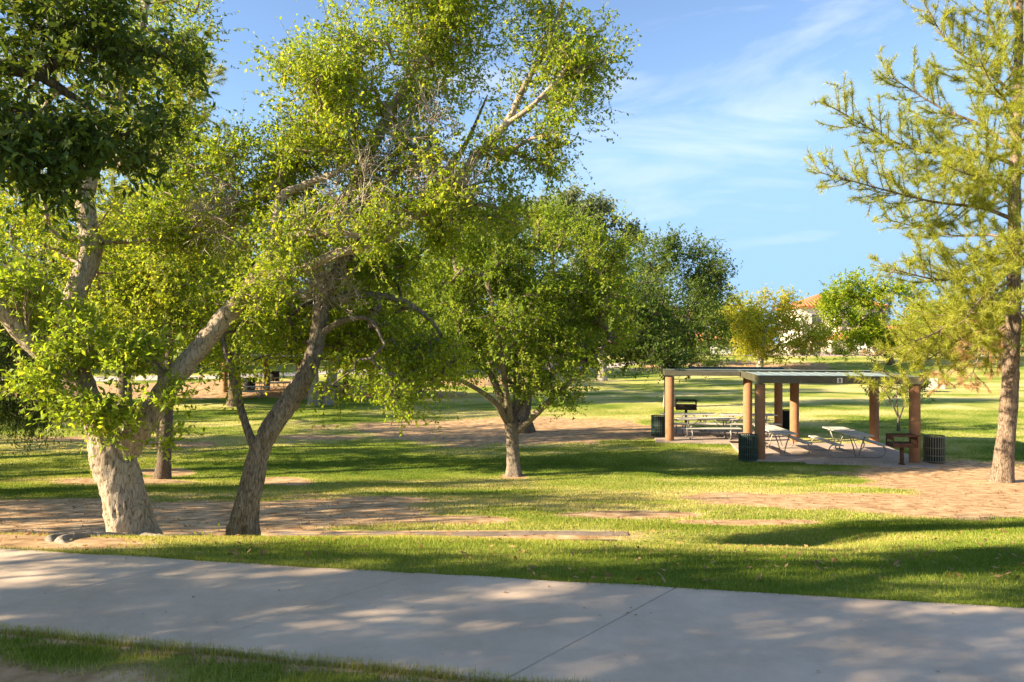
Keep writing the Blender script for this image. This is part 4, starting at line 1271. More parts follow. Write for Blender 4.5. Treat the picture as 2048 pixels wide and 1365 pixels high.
# ------------------------------------------------------------------ picnic shelter
M['stucco'] = simple_mat('stucco', (0.26, 0.13, 0.065), (0.34, 0.175, 0.09), 5, 0.92, bump_s=0.35, bump_scale=90, bump_d=0.006, spec=0.2)
M['fascia'] = simple_mat('fascia', (0.055, 0.052, 0.034), (0.11, 0.1, 0.065), 3, 0.45, 0.0, 0.1, 30, spec=0.5, stretch=(1, 1, 3))
M['roof_teal'] = simple_mat('roof_teal', (0.19, 0.235, 0.205), (0.29, 0.335, 0.295), 1.5, 0.4, 0.0, 0.08, 30, spec=0.5)
M['steel'] = simple_mat('steel', (0.2, 0.2, 0.19), (0.38, 0.37, 0.35), 12, 0.5, 0.6)
M['galv'] = simple_mat('galv', (0.3, 0.27, 0.22), (0.42, 0.39, 0.33), 9, 0.55, 0.25, 0.1, 50)
M['plank'] = simple_mat('plank', (0.46, 0.42, 0.36), (0.62, 0.58, 0.52), 4, 0.7, 0.0, 0.2, 70, stretch=(1, 1, 1))
M['can_green'] = simple_mat('can_green', (0.02, 0.05, 0.038), (0.05, 0.09, 0.07), 10, 0.5, 0.0, 0.05, 40)
M['can_grey'] = simple_mat('can_grey', (0.1, 0.11, 0.085), (0.18, 0.18, 0.13), 10, 0.55, 0.0, 0.05, 40)
M['can_dark'] = simple_mat('can_dark', (0.01, 0.011, 0.01), (0.02, 0.022, 0.02), 10, 0.7)
M['rust'] = simple_mat('rust', (0.045, 0.022, 0.013), (0.17, 0.085, 0.045), 14, 0.85, 0.1, 0.4, 60)
M['black_iron'] = simple_mat('black_iron', (0.012, 0.01, 0.009), (0.035, 0.026, 0.02), 14, 0.7, 0.1, 0.3, 60)
M['white_paint'] = simple_mat('white_paint', (0.7, 0.7, 0.68), (0.8, 0.8, 0.78), 10, 0.6)
M['black_paint'] = simple_mat('black_paint', (0.015, 0.015, 0.015), (0.03, 0.03, 0.03), 10, 0.6)

ROT = math.radians(-9)
ux = np.array([math.cos(ROT), math.sin(ROT), 0]); uy = np.array([-math.sin(ROT), math.cos(ROT), 0])
SO = np.array([8.0, 24.2, tz(8.0, 24.2)])          # front left column of the near bay
GZ0 = 0.03
sh_root = empty('picnic_shelter', (SO[0], SO[1], GZ0), ROT, 'open picnic shelter of two staggered flat teal roofs on round tan columns', 'shelter')


def column(parent, x, y, h=2.44, r=0.165, mat=None):
    prof = [(-0.1, r), (0.02, r), (h - 0.015, r), (h, r - 0.02)]
    n = 28
    V, F = [], []
    for z, rr in prof:
        for k in range(n):
            a = 2 * math.pi * k / n
            V.append((x + rr * math.cos(a), y + rr * math.sin(a), z))
    for q in range(len(prof) - 1):
        for k in range(n):
            F.append((q * n + k, q * n + (k + 1) % n, (q + 1) * n + (k + 1) % n, (q + 1) * n + k))
    F.append(tuple((len(prof) - 1) * n + k for k in range(n)))
    c = mesh_obj('column', np.array(V), F, mat or M['stucco'], parent, True)
    c.data.polygons[-1].use_smooth = False
    MB().box(x - .07, x + .07, y - .07, y + .07, h - 0.02, h + 0.03).build('post_cap', M['steel'], c)
    return c


def flat_roof(parent, x0, x1, y0, y1, z, tz_=0.0):
    """flat metal roof with fascia boards and standing seams; z is the underside"""
    deck = MB()
    deck.box(x0 + 0.05, x1 - 0.05, y0 + 0.05, y1 - 0.05, z + 0.12, z + 0.17)
    rf = deck.build('roof', M['roof_teal'], parent)
    th = 0.235
    for (a, b_, c, d) in ((x0, x1, y0, y0 + 0.045), (x0, x1, y1 - 0.045, y1), (x0, x0 + 0.045, y0 + 0.048, y1 - 0.048), (x1 - 0.045, x1, y0 + 0.048, y1 - 0.048)):
        MB().box(a, b_, c, d, z, z + th, 0.006).build('fascia', M['fascia'], parent)
    for (a, b_, c, d) in ((x0 - .012, x1 + .012, y0 - .012, y0 + 0.1), (x0 - .012, x1 + .012, y1 - 0.1, y1 + .012)):
        MB().box(a, b_, c, d, z + th + .002, z + th + 0.016).build('edge_trim', M['roof_teal'], rf)
    k = x0 + 0.3
    while k < x1 - 0.1:
        MB().box(k - 0.02, k + 0.02, y0 + 0.1, y1 - 0.1, z + 0.172, z + 0.186).build('roof_rib', M['roof_teal'], rf)
        k += 0.41
    for yy in (y0 + 0.9, (y0 + y1) / 2, y1 - 0.9):
        MB().box(x0 + 0.05, x1 - 0.05, yy - .05, yy + .05, z + 0.03, z + 0.118).build('beam', M['fascia'], parent)
    return rf


# near bay (local axes: x along the front, y away from the path)
cols_near = [(0, 0), (4.66, 0), (0.25, 4.25), (4.75, 4.25)]
for (x_, y_) in cols_near: column(sh_root, x_, y_)
flat_roof(sh_root, -0.05, 4.86, -0.22, 4.6, 2.462)
# rear bay, shifted to the left
cols_rear = [(-2.65, 4.05), (1.98, 4.45), (-2.55, 7.3), (1.95, 7.4)]
for (x_, y_) in cols_rear: column(sh_root, x_, y_)
flat_roof(sh_root, -2.85, 2.2, 4.63, 7.7, 2.466)
MB().box(-2.85, -0.08, 3.85, 4.627, 2.5, 2.66, 0.006).build('fascia', M['fascia'], sh_root)
# bay number
plate = MB().box(2.3, 2.46, -0.236, -0.222, 2.485, 2.645).build('number_plate', M['white_paint'], sh_root)
dig = MB()
def seg(cx, cz, rr, tt=0.012):
    pts = [(cx + rr * math.cos(a), -0.239, cz + rr * 0.95 * math.sin(a)) for a in np.linspace(0, 2 * math.pi, 17)]
    dig.tube(pts, tt, 5, False)
seg(2.38, 2.6, 0.024); seg(2.38, 2.535, 0.03)
dig.build('digit_eight', M['black_paint'], plate)
for (bx, bz) in ((0.4, 2.6), (0.85, 2.5), (1.2, 2.52), (3.0, 2.52), (3.35, 2.58), (2.2, 2.54), (2.2, 2.6), (2.56, 2.54), (2.56, 2.6)):
    MB().box(bx - .012, bx + .012, -0.232, -0.221, bz - .012, bz + .012).build('bolt', M['steel'], sh_root)

# concrete pad, cast in bays
pad = empty('shelter_pad', (SO[0], SO[1], GZ0), ROT, label='pinkish concrete floor slabs under the picnic shelter', kind='structure')
def pad_slab(x0, x1, y0, y1):
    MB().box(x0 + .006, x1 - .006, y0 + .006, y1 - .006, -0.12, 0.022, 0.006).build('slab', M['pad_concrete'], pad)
for xa, xb in ((-0.45, 1.25), (1.25, 3.3), (3.3, 5.05)):
    for ya, yb in ((-0.45, 1.3), (1.3, 3.0), (3.0, 4.2)):
        if xa > 3 and ya < 0: pad_slab(xa, xb, -1.0, yb)
        elif xa > 1: pad_slab(xa, xb, -0.85, yb) if ya < 0 else pad_slab(xa, xb, ya, yb)
        else: pad_slab(xa, xb, ya, yb)
for xa, xb in ((-3.2, -1.4), (-1.4, 0.4), (0.4, 2.4)):
    for ya, yb in ((4.2, 6.0), (6.0, 7.9)): pad_slab(xa, xb, ya if xa > -1 else ya - (0.55 if ya < 5 else 0), yb)


def sp(x, y, z=0.0):
    """shelter coordinates to world"""
    p = np.array([SO[0], SO[1], GZ0]) + ux * x + uy * y
    return np.array([p[0], p[1], GZ0 + z + 0.022])


def picnic_table(label, loc, rz, length=2.44, mat=None, group=None, frame=None):
    root = empty('picnic_table', loc, rz, label, 'picnic table', group)
    frame = frame or M['galv']; mat = mat or M['plank']
    h = length / 2
    for k in range(3):
        y0 = -0.36 + k * 0.243
        MB().box(-h, h, y0, y0 + 0.235, 0.735, 0.775, 0.006).build('table_plank', mat, root)
    for s in (-1, 1):
        yc = s * 0.72
        MB().box(-h, h, yc - 0.125, yc + 0.125, 0.425, 0.462, 0.006).build('bench_plank', mat, root)
    for s in (-1, 1):
        x = s * (h - 0.42)
        f = MB()
        f.tube([(x, -0.33, 0.715), (x, 0.33, 0.715)], 0.021, 8)
        for q in (-1, 1):
            f.tube([(x, q * 0.26, 0.715), (x, q * 0.14, 0.4), (x, q * 0.05, 0.04)], 0.021, 8)
            pts = smooth_path([(x, q * 0.55, 0.41), (x, q * 0.74, 0.41), (x, q * 0.84, 0.37), (x, q * 0.78, 0.29), (x, q * 0.74, 0.2), (x, q * 0.8, 0.1), (x, q * 0.72, 0.03), (x, q * 0.5, 0.022), (x, 0, 0.022)] if False else
                              [(x, q * 0.66, 0.41), (x, q * 0.80, 0.40), (x, q * 0.89, 0.30), (x, q * 0.90, 0.16), (x, q * 0.80, 0.05), (x, q * 0.62, 0.022), (x, q * 0.3, 0.022), (x, 0, 0.022)], np.ones(8), 0.05)[0]
            f.tube(pts, 0.021, 8)
            f.tube([(x, q * 0.2, 0.55), (x, q * 0.70, 0.405)], 0.017, 6) if False else None
        f.build('end_frame', frame, root, True)
        MB().tube([(x, 0, 0.3), (x - s * 0.5, 0, 0.72)], 0.014, 6).build('brace', frame, root, True)
    return root


GT = 'picnic tables under the shelter'
p = sp(3.05, 1.45); picnic_table('weathered picnic table standing end-on beside the rusty grill', p, ROT + math.radians(97), 2.44, group=GT)
p = sp(0.75, 1.6); picnic_table('picnic table half hidden behind the front left shelter column', p, ROT + math.radians(97), 2.44, group=GT)
p = sp(-1.2, 5.1); picnic_table('front picnic table set sideways in the shaded rear bay', p, ROT + math.radians(8), 2.3, group=GT, frame=M['steel'])
p = sp(-1.75, 6.75); picnic_table('picnic table in the back row of the rear bay, on its left', p, ROT + math.radians(8), 2.2, group=GT, frame=M['steel'])
p = sp(0.65, 6.85); picnic_table('picnic table in the back row of the rear bay, on its right', p, ROT + math.radians(8), 2.2, group=GT, frame=M['steel'])


def trash_can(label, loc, mat, h=0.86, r=0.29, group=None, rz=0.0):
    root = empty('trash_can', loc, rz, label, 'trash can', group)
    n = 26
    sl = None
    for k in range(n):
        if sl is None:
            sl = MB().box(-0.015, 0.015, -0.004, 0.004, 0.05, h - 0.02, 0.002).build('slat', mat, root)
            o = sl
        else:
            o = sl.copy(); COL.objects.link(o); o.parent = root
        a = 2 * math.pi * k / n
        o.location = (r * math.cos(a), r * math.sin(a), 0)
        o.rotation_euler = (0, 0, a + math.pi / 2)
    for z, rr, hh in ((0.06, r + 0.008, 0.035), (h * 0.28, r + 0.008, 0.03), (h * 0.56, r + 0.008, 0.03), (h - 0.03, r + 0.014, 0.04)):
        m_ = 32
        V, F = [], []
        for zz, q in ((z - hh / 2, rr), (z + hh / 2, rr), (z + hh / 2, rr - 0.01), (z - hh / 2, rr - 0.01)):
            for k in range(m_):
                a = 2 * math.pi * k / m_
                V.append((q * math.cos(a), q * math.sin(a), zz))
        for s in range(4):
            for k in range(m_):
                F.append((s * m_ + k, s * m_ + (k + 1) % m_, ((s + 1) % 4) * m_ + (k + 1) % m_, ((s + 1) % 4) * m_ + k))
        mesh_obj('hoop', np.array(V), F, mat, root)
    V, F, m_ = [], [], 24
    prof = [(0.05, 0.0), (0.05, r - 0.05), (h - 0.06, r - 0.03), (h - 0.06, r - 0.045), (0.12, r - 0.065), (0.12, 0.0)]
    for zz, q in prof:
        for k in range(m_):
            a = 2 * math.pi * k / m_
            V.append((q * math.cos(a), q * math.sin(a), zz))
    for s in range(len(prof) - 1):
        for k in range(m_):
            F.append((s * m_ + k, s * m_ + (k + 1) % m_, (s + 1) * m_ + (k + 1) % m_, (s + 1) * m_ + k))
    mesh_obj('liner', np.array(V), F, M['can_dark'], root, True)
    return root


GC = 'slatted trash cans round the shelter'
q_ = W(1496, 924, 24.0); trash_can('dark green slatted trash can against the front left column', (q_[0], q_[1], tz(q_[0], q_[1])), M['can_green'], 0.86, 0.29, GC)
q_ = sp(5.28, 0.15); trash_can('grey-green slatted trash can beside the front right column', (q_[0], q_[1], tz(q_[0], q_[1])), M['can_grey'], 0.86, 0.3, GC)
q_ = W(1318, 863, 29.8); trash_can('shaded trash can beside the leftmost shelter column', (q_[0], q_[1], GZ0), M['can_green'], 0.86, 0.3, GC)
q_ = W(1575, 862, 32.0); trash_can('black trash can between the two rear columns', (q_[0], q_[1], GZ0 + 0.02), M['can_dark'], 0.86, 0.3, GC)


def grill(label, loc, rz, mat, w_=0.68, d_=0.5, h_=0.36, top=1.1, post_h=0.62, group=None, pan=0.09):
    root = empty('park_grill', loc, rz, label, 'grill', group)
    t_ = 0.012
    MB().tube([(0, 0, -0.05), (0, 0, post_h)], 0.06, 14).build('post', mat, root, True)
    MB().tube([(0, 0, 0.0), (0, 0, 0.03)], 0.1, 14).build('post_collar', mat, root, True)
    z0 = post_h
    MB().box(-w_ / 2, w_ / 2, -d_ / 2, d_ / 2, z0, z0 + pan).build('fire_pan', mat, root)
    for s in (-1, 1):
        MB().box(s * w_ / 2 - t_, s * w_ / 2 + t_, -d_ / 2 - .01, -d_ / 2 + .05, z0 + .002, z0 + h_).build('corner_post', mat, root)
        MB().box(s * w_ / 2 - t_, s * w_ / 2 + t_, d_ / 2 - .05, d_ / 2 + .01, z0 + .002, z0 + h_).build('corner_post', mat, root)
        MB().box(s * w_ / 2 - t_ * .7, s * w_ / 2 + t_ * .7, -d_ / 2 + .052, d_ / 2 - .052, z0 + h_ * .55, z0 + h_ - .002).build('side_plate', mat, root)
    for yy in (-d_ / 2, d_ / 2):
        MB().box(-w_ / 2 + .014, w_ / 2 - .014, yy - .008, yy + .008, z0 + h_ - 0.055, z0 + h_ - 0.004).build('top_rail', mat, root)
        MB().box(-w_ / 2 + .014, w_ / 2 - .014, yy - .007, yy + .007, z0 + pan + .002, z0 + pan + .03).build('pan_lip', mat, root)
    gr = None
    for k in range(15):
        x = -w_ / 2 + 0.03 + k * (w_ - 0.06) / 14
        if gr is None:
            gr = MB().tube([(0, -d_ / 2 + .01, 0), (0, d_ / 2 - .01, 0)], 0.007, 5).build('grate_bar', mat, root); o = gr
        else:
            o = gr.copy(); COL.objects.link(o); o.parent = root
        o.location = (x, 0, z0 + h_ - 0.01)
    hn = MB()
    for s in (-1, 1):
        hn.tube([(s * (w_ / 2 + .01), -d_ / 2, z0 + h_ - .02), (s * (w_ / 2 + .1), -d_ / 2 - .02, z0 + h_ - .01)], 0.013, 6)
    hn.build('handle', mat, root, True)
    return root


q_ = sp(4.1, -0.55); grill('rusty brown park grill on a post in front of the right column', q_, ROT + math.radians(6), M['rust'], 0.72, 0.5, 0.38, post_h=0.55, group='park grills')
q_ = W(1372, 860, 32.6); grill('black park grill behind the shaded picnic tables', (q_[0], q_[1], tz(q_[0], q_[1])), ROT, M['black_iron'], 0.85, 0.5, 0.44, post_h=0.86, pan=0.2, group='park grills')

# sapling behind the shelter
S0 = on_ground(1797, 863, 31.8)
s0 = lambda px, py, dd=0: W(px, py, 31.8 + dd)
make_tree('sapling', 'spindly young tree with sparse leaves behind the front right column', S0,
    [([S0 - np.array([0, 0, .1]), s0(1797, 845), s0(1798, 832)], [0.07, 0.055, 0.05], None), ([s0(1797, 836), s0(1785, 808), s0(1775, 790), s0(1755, 765)], [0.035, 0.03, 0.025, 0.01], 0), ([s0(1799, 836), s0(1812, 800), s0(1820, 770)], [0.035, 0.025, 0.01], 0), ([s0(1797, 836), s0(1793, 800), s0(1795, 750)], [0.03, 0.025, 0.01], 0)],
    [clump(1790, 780, 31.8, 40, 25, 0.8, 14), clump(1735, 785, 31.8, 24, 12, 0.5, 6), clump(1850, 795, 31.8, 26, 12, 0.5, 6), clump(1770, 735, 31.8, 50, 30, 0.9, 12), clump(1830, 765, 31.8, 25, 20, .5, 5), clump(1700, 720, 31.8, 20, 30, 0.5, 4)],
    dict(k_tw=6, m_lf=6, tw_len=0.35, size=0.09, aspect=0.5, spread=0.1), (M['dark_bark'], M['dark_bark'], M['dark_leaf']), 81, cat='tree', tip=0.006, step=0.3)

# ------------------------------------------------------------------ far picnic shelter on the left
FS = W(520, 797, 50); FS[2] = tz(FS[0], FS[1])
fs = empty('picnic_shelter', (FS[0], FS[1], FS[2]), math.radians(4), 'shaded far picnic shelter with brown columns under the left background trees', 'shelter')
M['brown_col'] = simple_mat('brown_col', (0.22, 0.11, 0.055), (0.3, 0.16, 0.08), 5, 0.9)
for (x_, y_) in ((-0.35, 3.2), (1.25, 6.2), (5.2, 3.0), (7.1, 1.4), (-3.2, 3.0)): column(fs, x_, y_, 2.44, 0.2, M['brown_col'])
flat_roof(fs, -3.6, 2.0, 0.6, 6.6, 2.47)
flat_roof(fs, 2.6, 7.5, -0.4, 4.6, 2.474)
GF_ = 'picnic tables at the far left shelter'
for (px, py, d, rz, lab) in ((500, 800, 49.5, 0.05, 'far picnic table nearest the lawn under the left trees'), (545, 792, 51.5, 0.02, 'far picnic table right behind the nearest one'), (570, 783, 54, 0.0, 'far picnic table at the back under the trees'), (620, 788, 52, 0.1, 'far picnic table beside the two pale trunks')):
    q_ = on_ground(px, py, d)
    picnic_table(lab, q_ + np.array([0, 0, 0.02]), rz, 2.44, group=GF_)
q_ = on_ground(499, 795, 53); trash_can('far black trash can beside a brown column', q_, M['can_dark'], 0.95, 0.4, 'far trash cans')
q_ = on_ground(548, 780, 57); trash_can('far black trash can behind the picnic tables at the back', q_, M['can_dark'], 0.95, 0.4, 'far trash cans')

# ------------------------------------------------------------------ house, garden wall, street things
M['house_wall'] = simple_mat('house_wall', (0.66, 0.6, 0.52), (0.72, 0.66, 0.58), 2, 0.9, bump_s=0.2)
M['house_trim'] = simple_mat('house_trim', (0.55, 0.42, 0.33), (0.6, 0.47, 0.37), 2, 0.9)
M['tile'] = simple_mat('tile', (0.36, 0.13, 0.05), (0.48, 0.2, 0.085), 2.2, 0.85, bump_s=0.5, bump_scale=6, bump_d=0.1)
m, t, b = new_mat('window_glass'); b.inputs['Base Color'].default_value = (0.05, 0.07, 0.09, 1); b.inputs['Roughness'].default_value = 0.08; M['pane'] = m
M['block_wall'] = simple_mat('block_wall', (0.5, 0.42, 0.35), (0.6, 0.52, 0.44), 2, 0.9)
M['iron'] = simple_mat('iron', (0.1, 0.09, 0.08), (0.16, 0.15, 0.13), 5, 0.6)
M['car_white'] = simple_mat('car_white', (0.72, 0.72, 0.72), (0.78, 0.78, 0.78), 2, 0.25, bump_s=0)
M['car_glass'] = M['pane']
M['tyre'] = simple_mat('tyre', (0.015, 0.015, 0.015), (0.03, 0.03, 0.03), 10, 0.9)
M['box_pale'] = simple_mat('box_pale', (0.6, 0.53, 0.46), (0.68, 0.6, 0.53), 3, 0.8)


def hip_roof(name, parent, x0, x1, y0, y1, z, h, over=0.5):
    x0 -= over; x1 += over; y0 -= over; y1 += over
    ym = (y0 + y1) / 2; hy = (y1 - y0) / 2
    rx0, rx1 = min(x0 + hy, (x0 + x1) / 2 - .1), max(x1 - hy, (x0 + x1) / 2 + .1)
    V = [(x0, y0, z), (x1, y0, z), (x1, y1, z), (x0, y1, z), (rx0, ym, z + h), (rx1, ym, z + h), (x0, y0, z - .22), (x1, y0, z - .22), (x1, y1, z - .22), (x0, y1, z - .22)]
    F = [(0, 1, 5, 4), (1, 2, 5), (2, 3, 4, 5), (3, 0, 4), (6, 7, 1, 0), (7, 8, 2, 1), (8, 9, 3, 2), (9, 6, 0, 3), (9, 8, 7, 6)]
    r_ = mesh_obj(name, np.array(V, float), F, M['tile'], parent)
    # rows of barrel tiles on the front slope
    n = int((x1 - x0) / 0.55)
    for k in range(n):
        x = x0 + (k + .5) * (x1 - x0) / n
        u = min(1.0, (x - x0) / max(rx0 - x0, .01), (x1 - x) / max(x1 - rx1, .01))
        if u < .12: continue
        MB().tube([(x, y0 - .03, z + .02), (x, y0 + hy * u * .96, z + h * u * .96 + .02)], 0.11, 6).build('tile_row', M['tile'], r_, True)
    return r_


def window(parent, x, z, w_, h_, y, arch=False):
    f = MB()
    f.box(x - w_ / 2 - .1, x + w_ / 2 + .1, y - .06, y + .02, z - .1, z + h_ + .1)
    wf = f.build('window', M['house_trim'], parent)
    for s in (-1, 1):
        cx = x + s * w_ / 4
        MB().box(cx - w_ / 4 + .04, cx + w_ / 4 - .04, y - .075, y - .062, z, z + h_).build('pane', M['pane'], wf)


def house(name, label, loc, sx=1.0, rz=0.0):
    root = empty(name, loc, rz, label, 'house')
    def part(nm, x0, x1, y0, y1, z0, z1, mt): return MB().box(x0, x1, y0, y1, z0, z1).build(nm, mt, root)
    part('wall', 0, 13, 0, 10, -1, 7.05, M['house_wall'])
    hip_roof('roof', root, 0, 13, 0, 10, 7.1, 2.3)
    # projecting two-storey bay
    part('wall', 4.6, 9.2, -1.4, -0.003, -1, 7.6, M['house_wall'])
    rb_ = mesh_obj('roof', np.array([(4.3, -1.9, 7.6), (9.5, -1.9, 7.6), (6.9, -1.9, 8.9), (4.3, 5, 7.6), (9.5, 5, 7.6), (6.9, 5, 8.9), (4.3, -1.9, 7.45), (9.5, -1.9, 7.45), (4.3, 5, 7.45), (9.5, 5, 7.45)], float),
             [(0, 2, 5, 3), (2, 1, 4, 5), (0, 1, 2), (6, 7, 1, 0), (6, 0, 3, 8), (7, 9, 4, 1), (8, 9, 7, 6)], M['tile'], root)
    mesh_obj('gable', np.array([(4.62, -1.92, 7.48), (9.18, -1.92, 7.48), (6.9, -1.92, 8.62)], float), [(0, 1, 2)], M['house_wall'], root)
    for (x, z, w_, h_, y) in ((2.3, 4.4, 1.5, 1.5, 0), (2.3, 1.2, 1.6, 1.4, 0), (6.9, 4.2, 1.7, 1.9, -1.4), (6.9, 1.0, 1.8, 1.6, -1.4), (11.2, 4.4, 1.5, 1.5, 0)): window(root, x, z, w_, h_, y)
    part('column', 5.0, 5.35, -1.62, -1.402, -1, 7.4, M['house_trim'])
    part('column', 8.45, 8.8, -1.62, -1.402, -1, 7.4, M['house_trim'])
    # garage wing
    part('wall', 8.2, 17, -6, -1.62, -1, 2.75, M['house_wall'])
    hip_roof('roof', root, 8.2, 17, -6, -1.62, 2.8, 1.3, 0.4)
    part('wall', 3.2, 8.19, -3.2, -1.63, -1, 2.3, M['house_wall'])
    hip_roof('roof', root, 3.2, 8.0, -3.2, -1.63, 2.35, 0.6, 0.3)
    window(root, 10.4, 0.8, 1.3, 1.2, -6)
    g = part('garage_door', 12.3, 16.3, -6.06, -6.003, -0.5, 2.2, M['white_paint'])
    for k in range(4): MB().box(12.35, 16.25, -6.085, -6.062, -0.45 + k * .66, 0.13 + k * .66).build('door_panel', M['white_paint'], g)
    return root


gz = tz(45, 112)
house('house', 'white two-storey stucco house with red tiled roof beyond the street', (43.2, 112, gz))
house('house', 'second white house with red tiled roof, mostly hidden by the olive tree', (17, 120, gz - 1.0))

gw = empty('garden_wall', (36, 105.5, tz(40, 105)), 0, 'low tan garden wall with square pillars and railings before the white house', 'wall')
for k in range(9):
    x = k * 3.0
    pl = MB().box(x - .2, x + .2, -.2, .2, -.3, 1.45).build('pillar', M['block_wall'], gw)
    MB().box(x - .26, x + .26, -.26, .26, 1.452, 1.55).build('cap', M['house_wall'], pl)
    if k < 8:
        MB().box(x + .202, x + 2.798, -.09, .09, -.3, 0.5).build('wall', M['block_wall'], gw)
        rl = MB().box(x + .202, x + 2.798, -.02, .02, 1.25, 1.3).build('railing', M['iron'], gw)
        for s in range(12):
            MB().box(x + .35 + s * .2, x + .372 + s * .2, -.011, .011, .502, 1.248).build('bar', M['iron'], rl)


def shrub(name, label, px, py, d, rpx, rpy, mat, n, seed, size=0.16, k=8, lf=7):
    rg_ = np.random.default_rng(seed)
    b0 = on_ground(px, py, d)
    root = empty(name, b0, 0, label, 'shrub')
    r = np.array([rpx / FPX * d, rpx / FPX * d * .8, rpy / FPX * d])
    c = b0 + np.array([0, 0, r[2] * .95])
    tg = sample_clump(rg_, c, r, n, 0.8)
    V, F, rnd, segs = leaves(tg, rg_, k, lf, 0.35, size, 0.5, np.tile(c, (n, 1)), out_bias=0.8, spread=0.12)
    o = mesh_obj('foliage', V - b0, F, mat, root, False, {'rnd': ('FACE', rnd)}); o['kind'] = 'stuff'
    st = [tube(np.array([b0 + np.array([rg_.normal() * .1, rg_.normal() * .1, -.05]), (b0 + p) / 2 + np.array([0, 0, .05]), p]), [0.03, 0.02, 0.008], 4) for p in tg[:40]]
    V, F = join(st)
    mesh_obj('stem', V - b0, F, M['dark_bark'], root, True)
    return root


shrub('shrub', 'dark rounded bush in front of the garden wall', 1690, 713, 103, 24, 13, M['shrub_leaf'], 80, 201, 0.2)
shrub('shrub', 'dry tan shrub at the left end of the garden wall', 1603, 713, 103.5, 24, 15, M['dry_shrub_leaf'], 60, 202, 0.18)
shrub('shrub', 'dry brown shrub by the parked cars', 1755, 716, 100, 26, 14, M['dry_shrub_leaf'], 60, 203, 0.18)
shrub('shrub', 'low clipped tan shrub right of the white house', 1850, 720, 98, 30, 14, M['dry_shrub_leaf'], 60, 204, 0.18)
shrub('shrub', 'grey bush beside the pale utility block', 1836, 775, 57, 18, 12, M['shrub_leaf'], 50, 205, 0.14)
shrub('shrub', 'low green weed clump in the ditch between the two trunks', 395, 1082, 9.0, 40, 10, M['sucker_leaf'], 16, 206, 0.05, 6, 5)

ub = on_ground(1853, 775, 60)
u_ = empty('utility_block', ub, math.radians(-8), 'pale concrete headwall block on the far lawn edge beside the dead pine bough', 'block')
MB().box(-0.75, 0.75, -.25, .25, -.2, 0.85, .03).build('headwall', M['box_pale'], u_)
MB().box(0.76, 1.3, -.2, .2, -.2, 0.35, .03).build('wing_wall', M['box_pale'], u_)


def car(label, loc, rz, mat, suv=True):
    root = empty('parked_car', loc, rz, label, 'car', 'cars parked by the white house')
    prof = [(-2.3, .35), (-2.35, .75), (-2.2, 1.0), (-1.95, 1.05), (-1.6, 1.62), (0.55, 1.68), (1.15, 1.1), (2.05, .98), (2.3, .8), (2.3, .35)]
    V = [(x, y * (0.9 if z <= 1.1 else 0.74), z) for y in (-1, 1) for x, z in prof]
    n = len(prof)
    F = [tuple(range(n)), tuple(range(2 * n - 1, n - 1, -1))] + [(k, k + n, (k + 1) % n + n, (k + 1) % n) for k in range(n)]
    o = mesh_obj('body', np.array(V), F, mat, root)
    bv = o.modifiers.new('bevel', 'BEVEL'); bv.width = 0.06; bv.segments = 2
    for s in (-1, 1):
        for (a, b_) in ((-1.5, -0.45), (-0.38, 0.55)):
            V = [(a + .02, s * .895, 1.12), (b_ + (.28 if b_ > 0 else 0), s * .895, 1.12), (b_, s * .765, 1.56), (a + .12, s * .765, 1.56)]
            V2 = [(x, y + s * .015, z) for x, y, z in V]
            mesh_obj('side_window', np.array(V + V2), [(0, 1, 2, 3), (4, 5, 6, 7), (0, 1, 5, 4), (1, 2, 6, 5), (2, 3, 7, 6), (3, 0, 4, 7)], M['pane'], root)
        for x in (-1.45, 1.4):
            wl = MB().tube([(x, s * .72, .34), (x, s * .93, .34)], 0.34, 18).build('wheel', M['tyre'], root)
            MB().tube([(x, s * .931, .34), (x, s * .945, .34)], 0.2, 14).build('rim', M['steel'], wl)
    return root


q_ = on_ground(1765, 712, 103.8); car('white parked car nearer the dark bush, behind the low wall', (52.3, 108.5, tz(52, 108) + .0), 0.15, M['car_white'])
car('white parked car half behind the green tree trunk', (57.5, 108.2, tz(57, 108)), 0.1, M['car_white'])

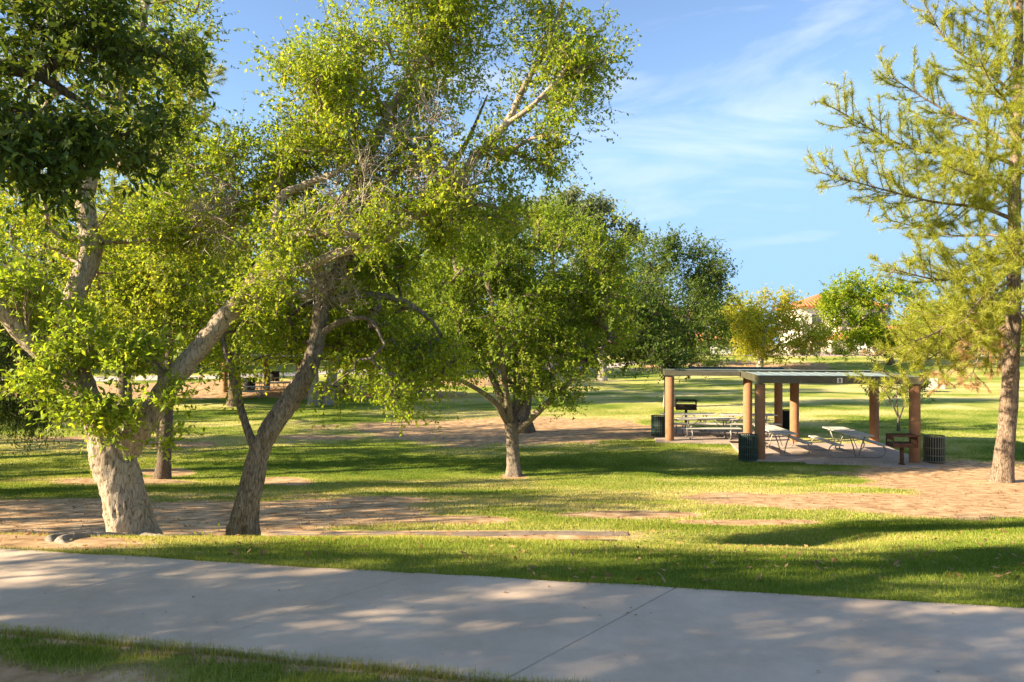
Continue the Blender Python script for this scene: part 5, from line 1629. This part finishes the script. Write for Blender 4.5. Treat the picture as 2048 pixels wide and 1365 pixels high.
# leaf litter in the grass and on the bare earth
rg_ = np.random.default_rng(14)
n = 11000
ys = np.concatenate([rg_.uniform(5.0, 9.0, 1200), 9 + 15 * rg_.random(9800) ** 1.2])
xs = rg_.uniform(-1, 1, n) * (ys * 0.75 + 0.5)
k = (ys > edge_y(xs) + 0.03)
xs, ys = xs[k], ys[k]; n = len(xs)
zs = terrain(xs, ys) + 0.012 + 0.02 * rg_.random(n) * (ys < 9)
a = rg_.random(n) * 6.283; sz = 0.012 + 0.022 * rg_.random(n)
d1 = np.stack([np.cos(a), np.sin(a), 0.35 * rg_.normal(size=n)], -1) * sz[:, None]
d2 = np.stack([-np.sin(a), np.cos(a), 0.35 * rg_.normal(size=n)], -1) * (sz * 0.45)[:, None]
c = np.stack([xs, ys, zs], -1)
V = np.stack([c - d1, c + d2, c + d1, c - d2], 1).reshape(-1, 3)
tag(mesh_obj('leaf_litter', V, np.arange(4 * n).reshape(-1, 4), M['dead_leaf'], None, False, {'rnd': ('FACE', rg_.random(n))}), 'brown leaf litter strewn over the lawn and bare earth', 'litter', kind='stuff')

# fallen leaves on the path
lf_v = np.array([(0, 0, 0), (0.5, 0.3, 0.12), (1, 0, 0.05), (0.5, -0.3, 0.1)]) * 0.03
pl = None
rg_ = np.random.default_rng(4)
for q in range(44):
    x = rg_.uniform(-3.5, 4.5); u = rg_.random()
    y = near_edge_y(x) * (1 - u) + edge_y(x) * u
    y = max(y, 3.3)
    if pl is None:
        pl = mesh_obj('fallen_leaf', lf_v, [(0, 1, 2), (0, 2, 3)], M['dead_leaf'], None, False, {'rnd': ('FACE', [0.3, 0.5])}); o = pl
    else:
        o = pl.copy(); COL.objects.link(o)
    tag(o, 'small dry brown leaf lying on the concrete path', 'leaf', 'dry leaves scattered on the path')
    o.location = (x, y, TOPZ + 0.004)
    o.rotation_euler = (rg_.uniform(-.2, .2), rg_.uniform(-.2, .2), rg_.uniform(0, 6.28))
    s = rg_.uniform(0.35, 1.0); o.scale = (s, s, s)
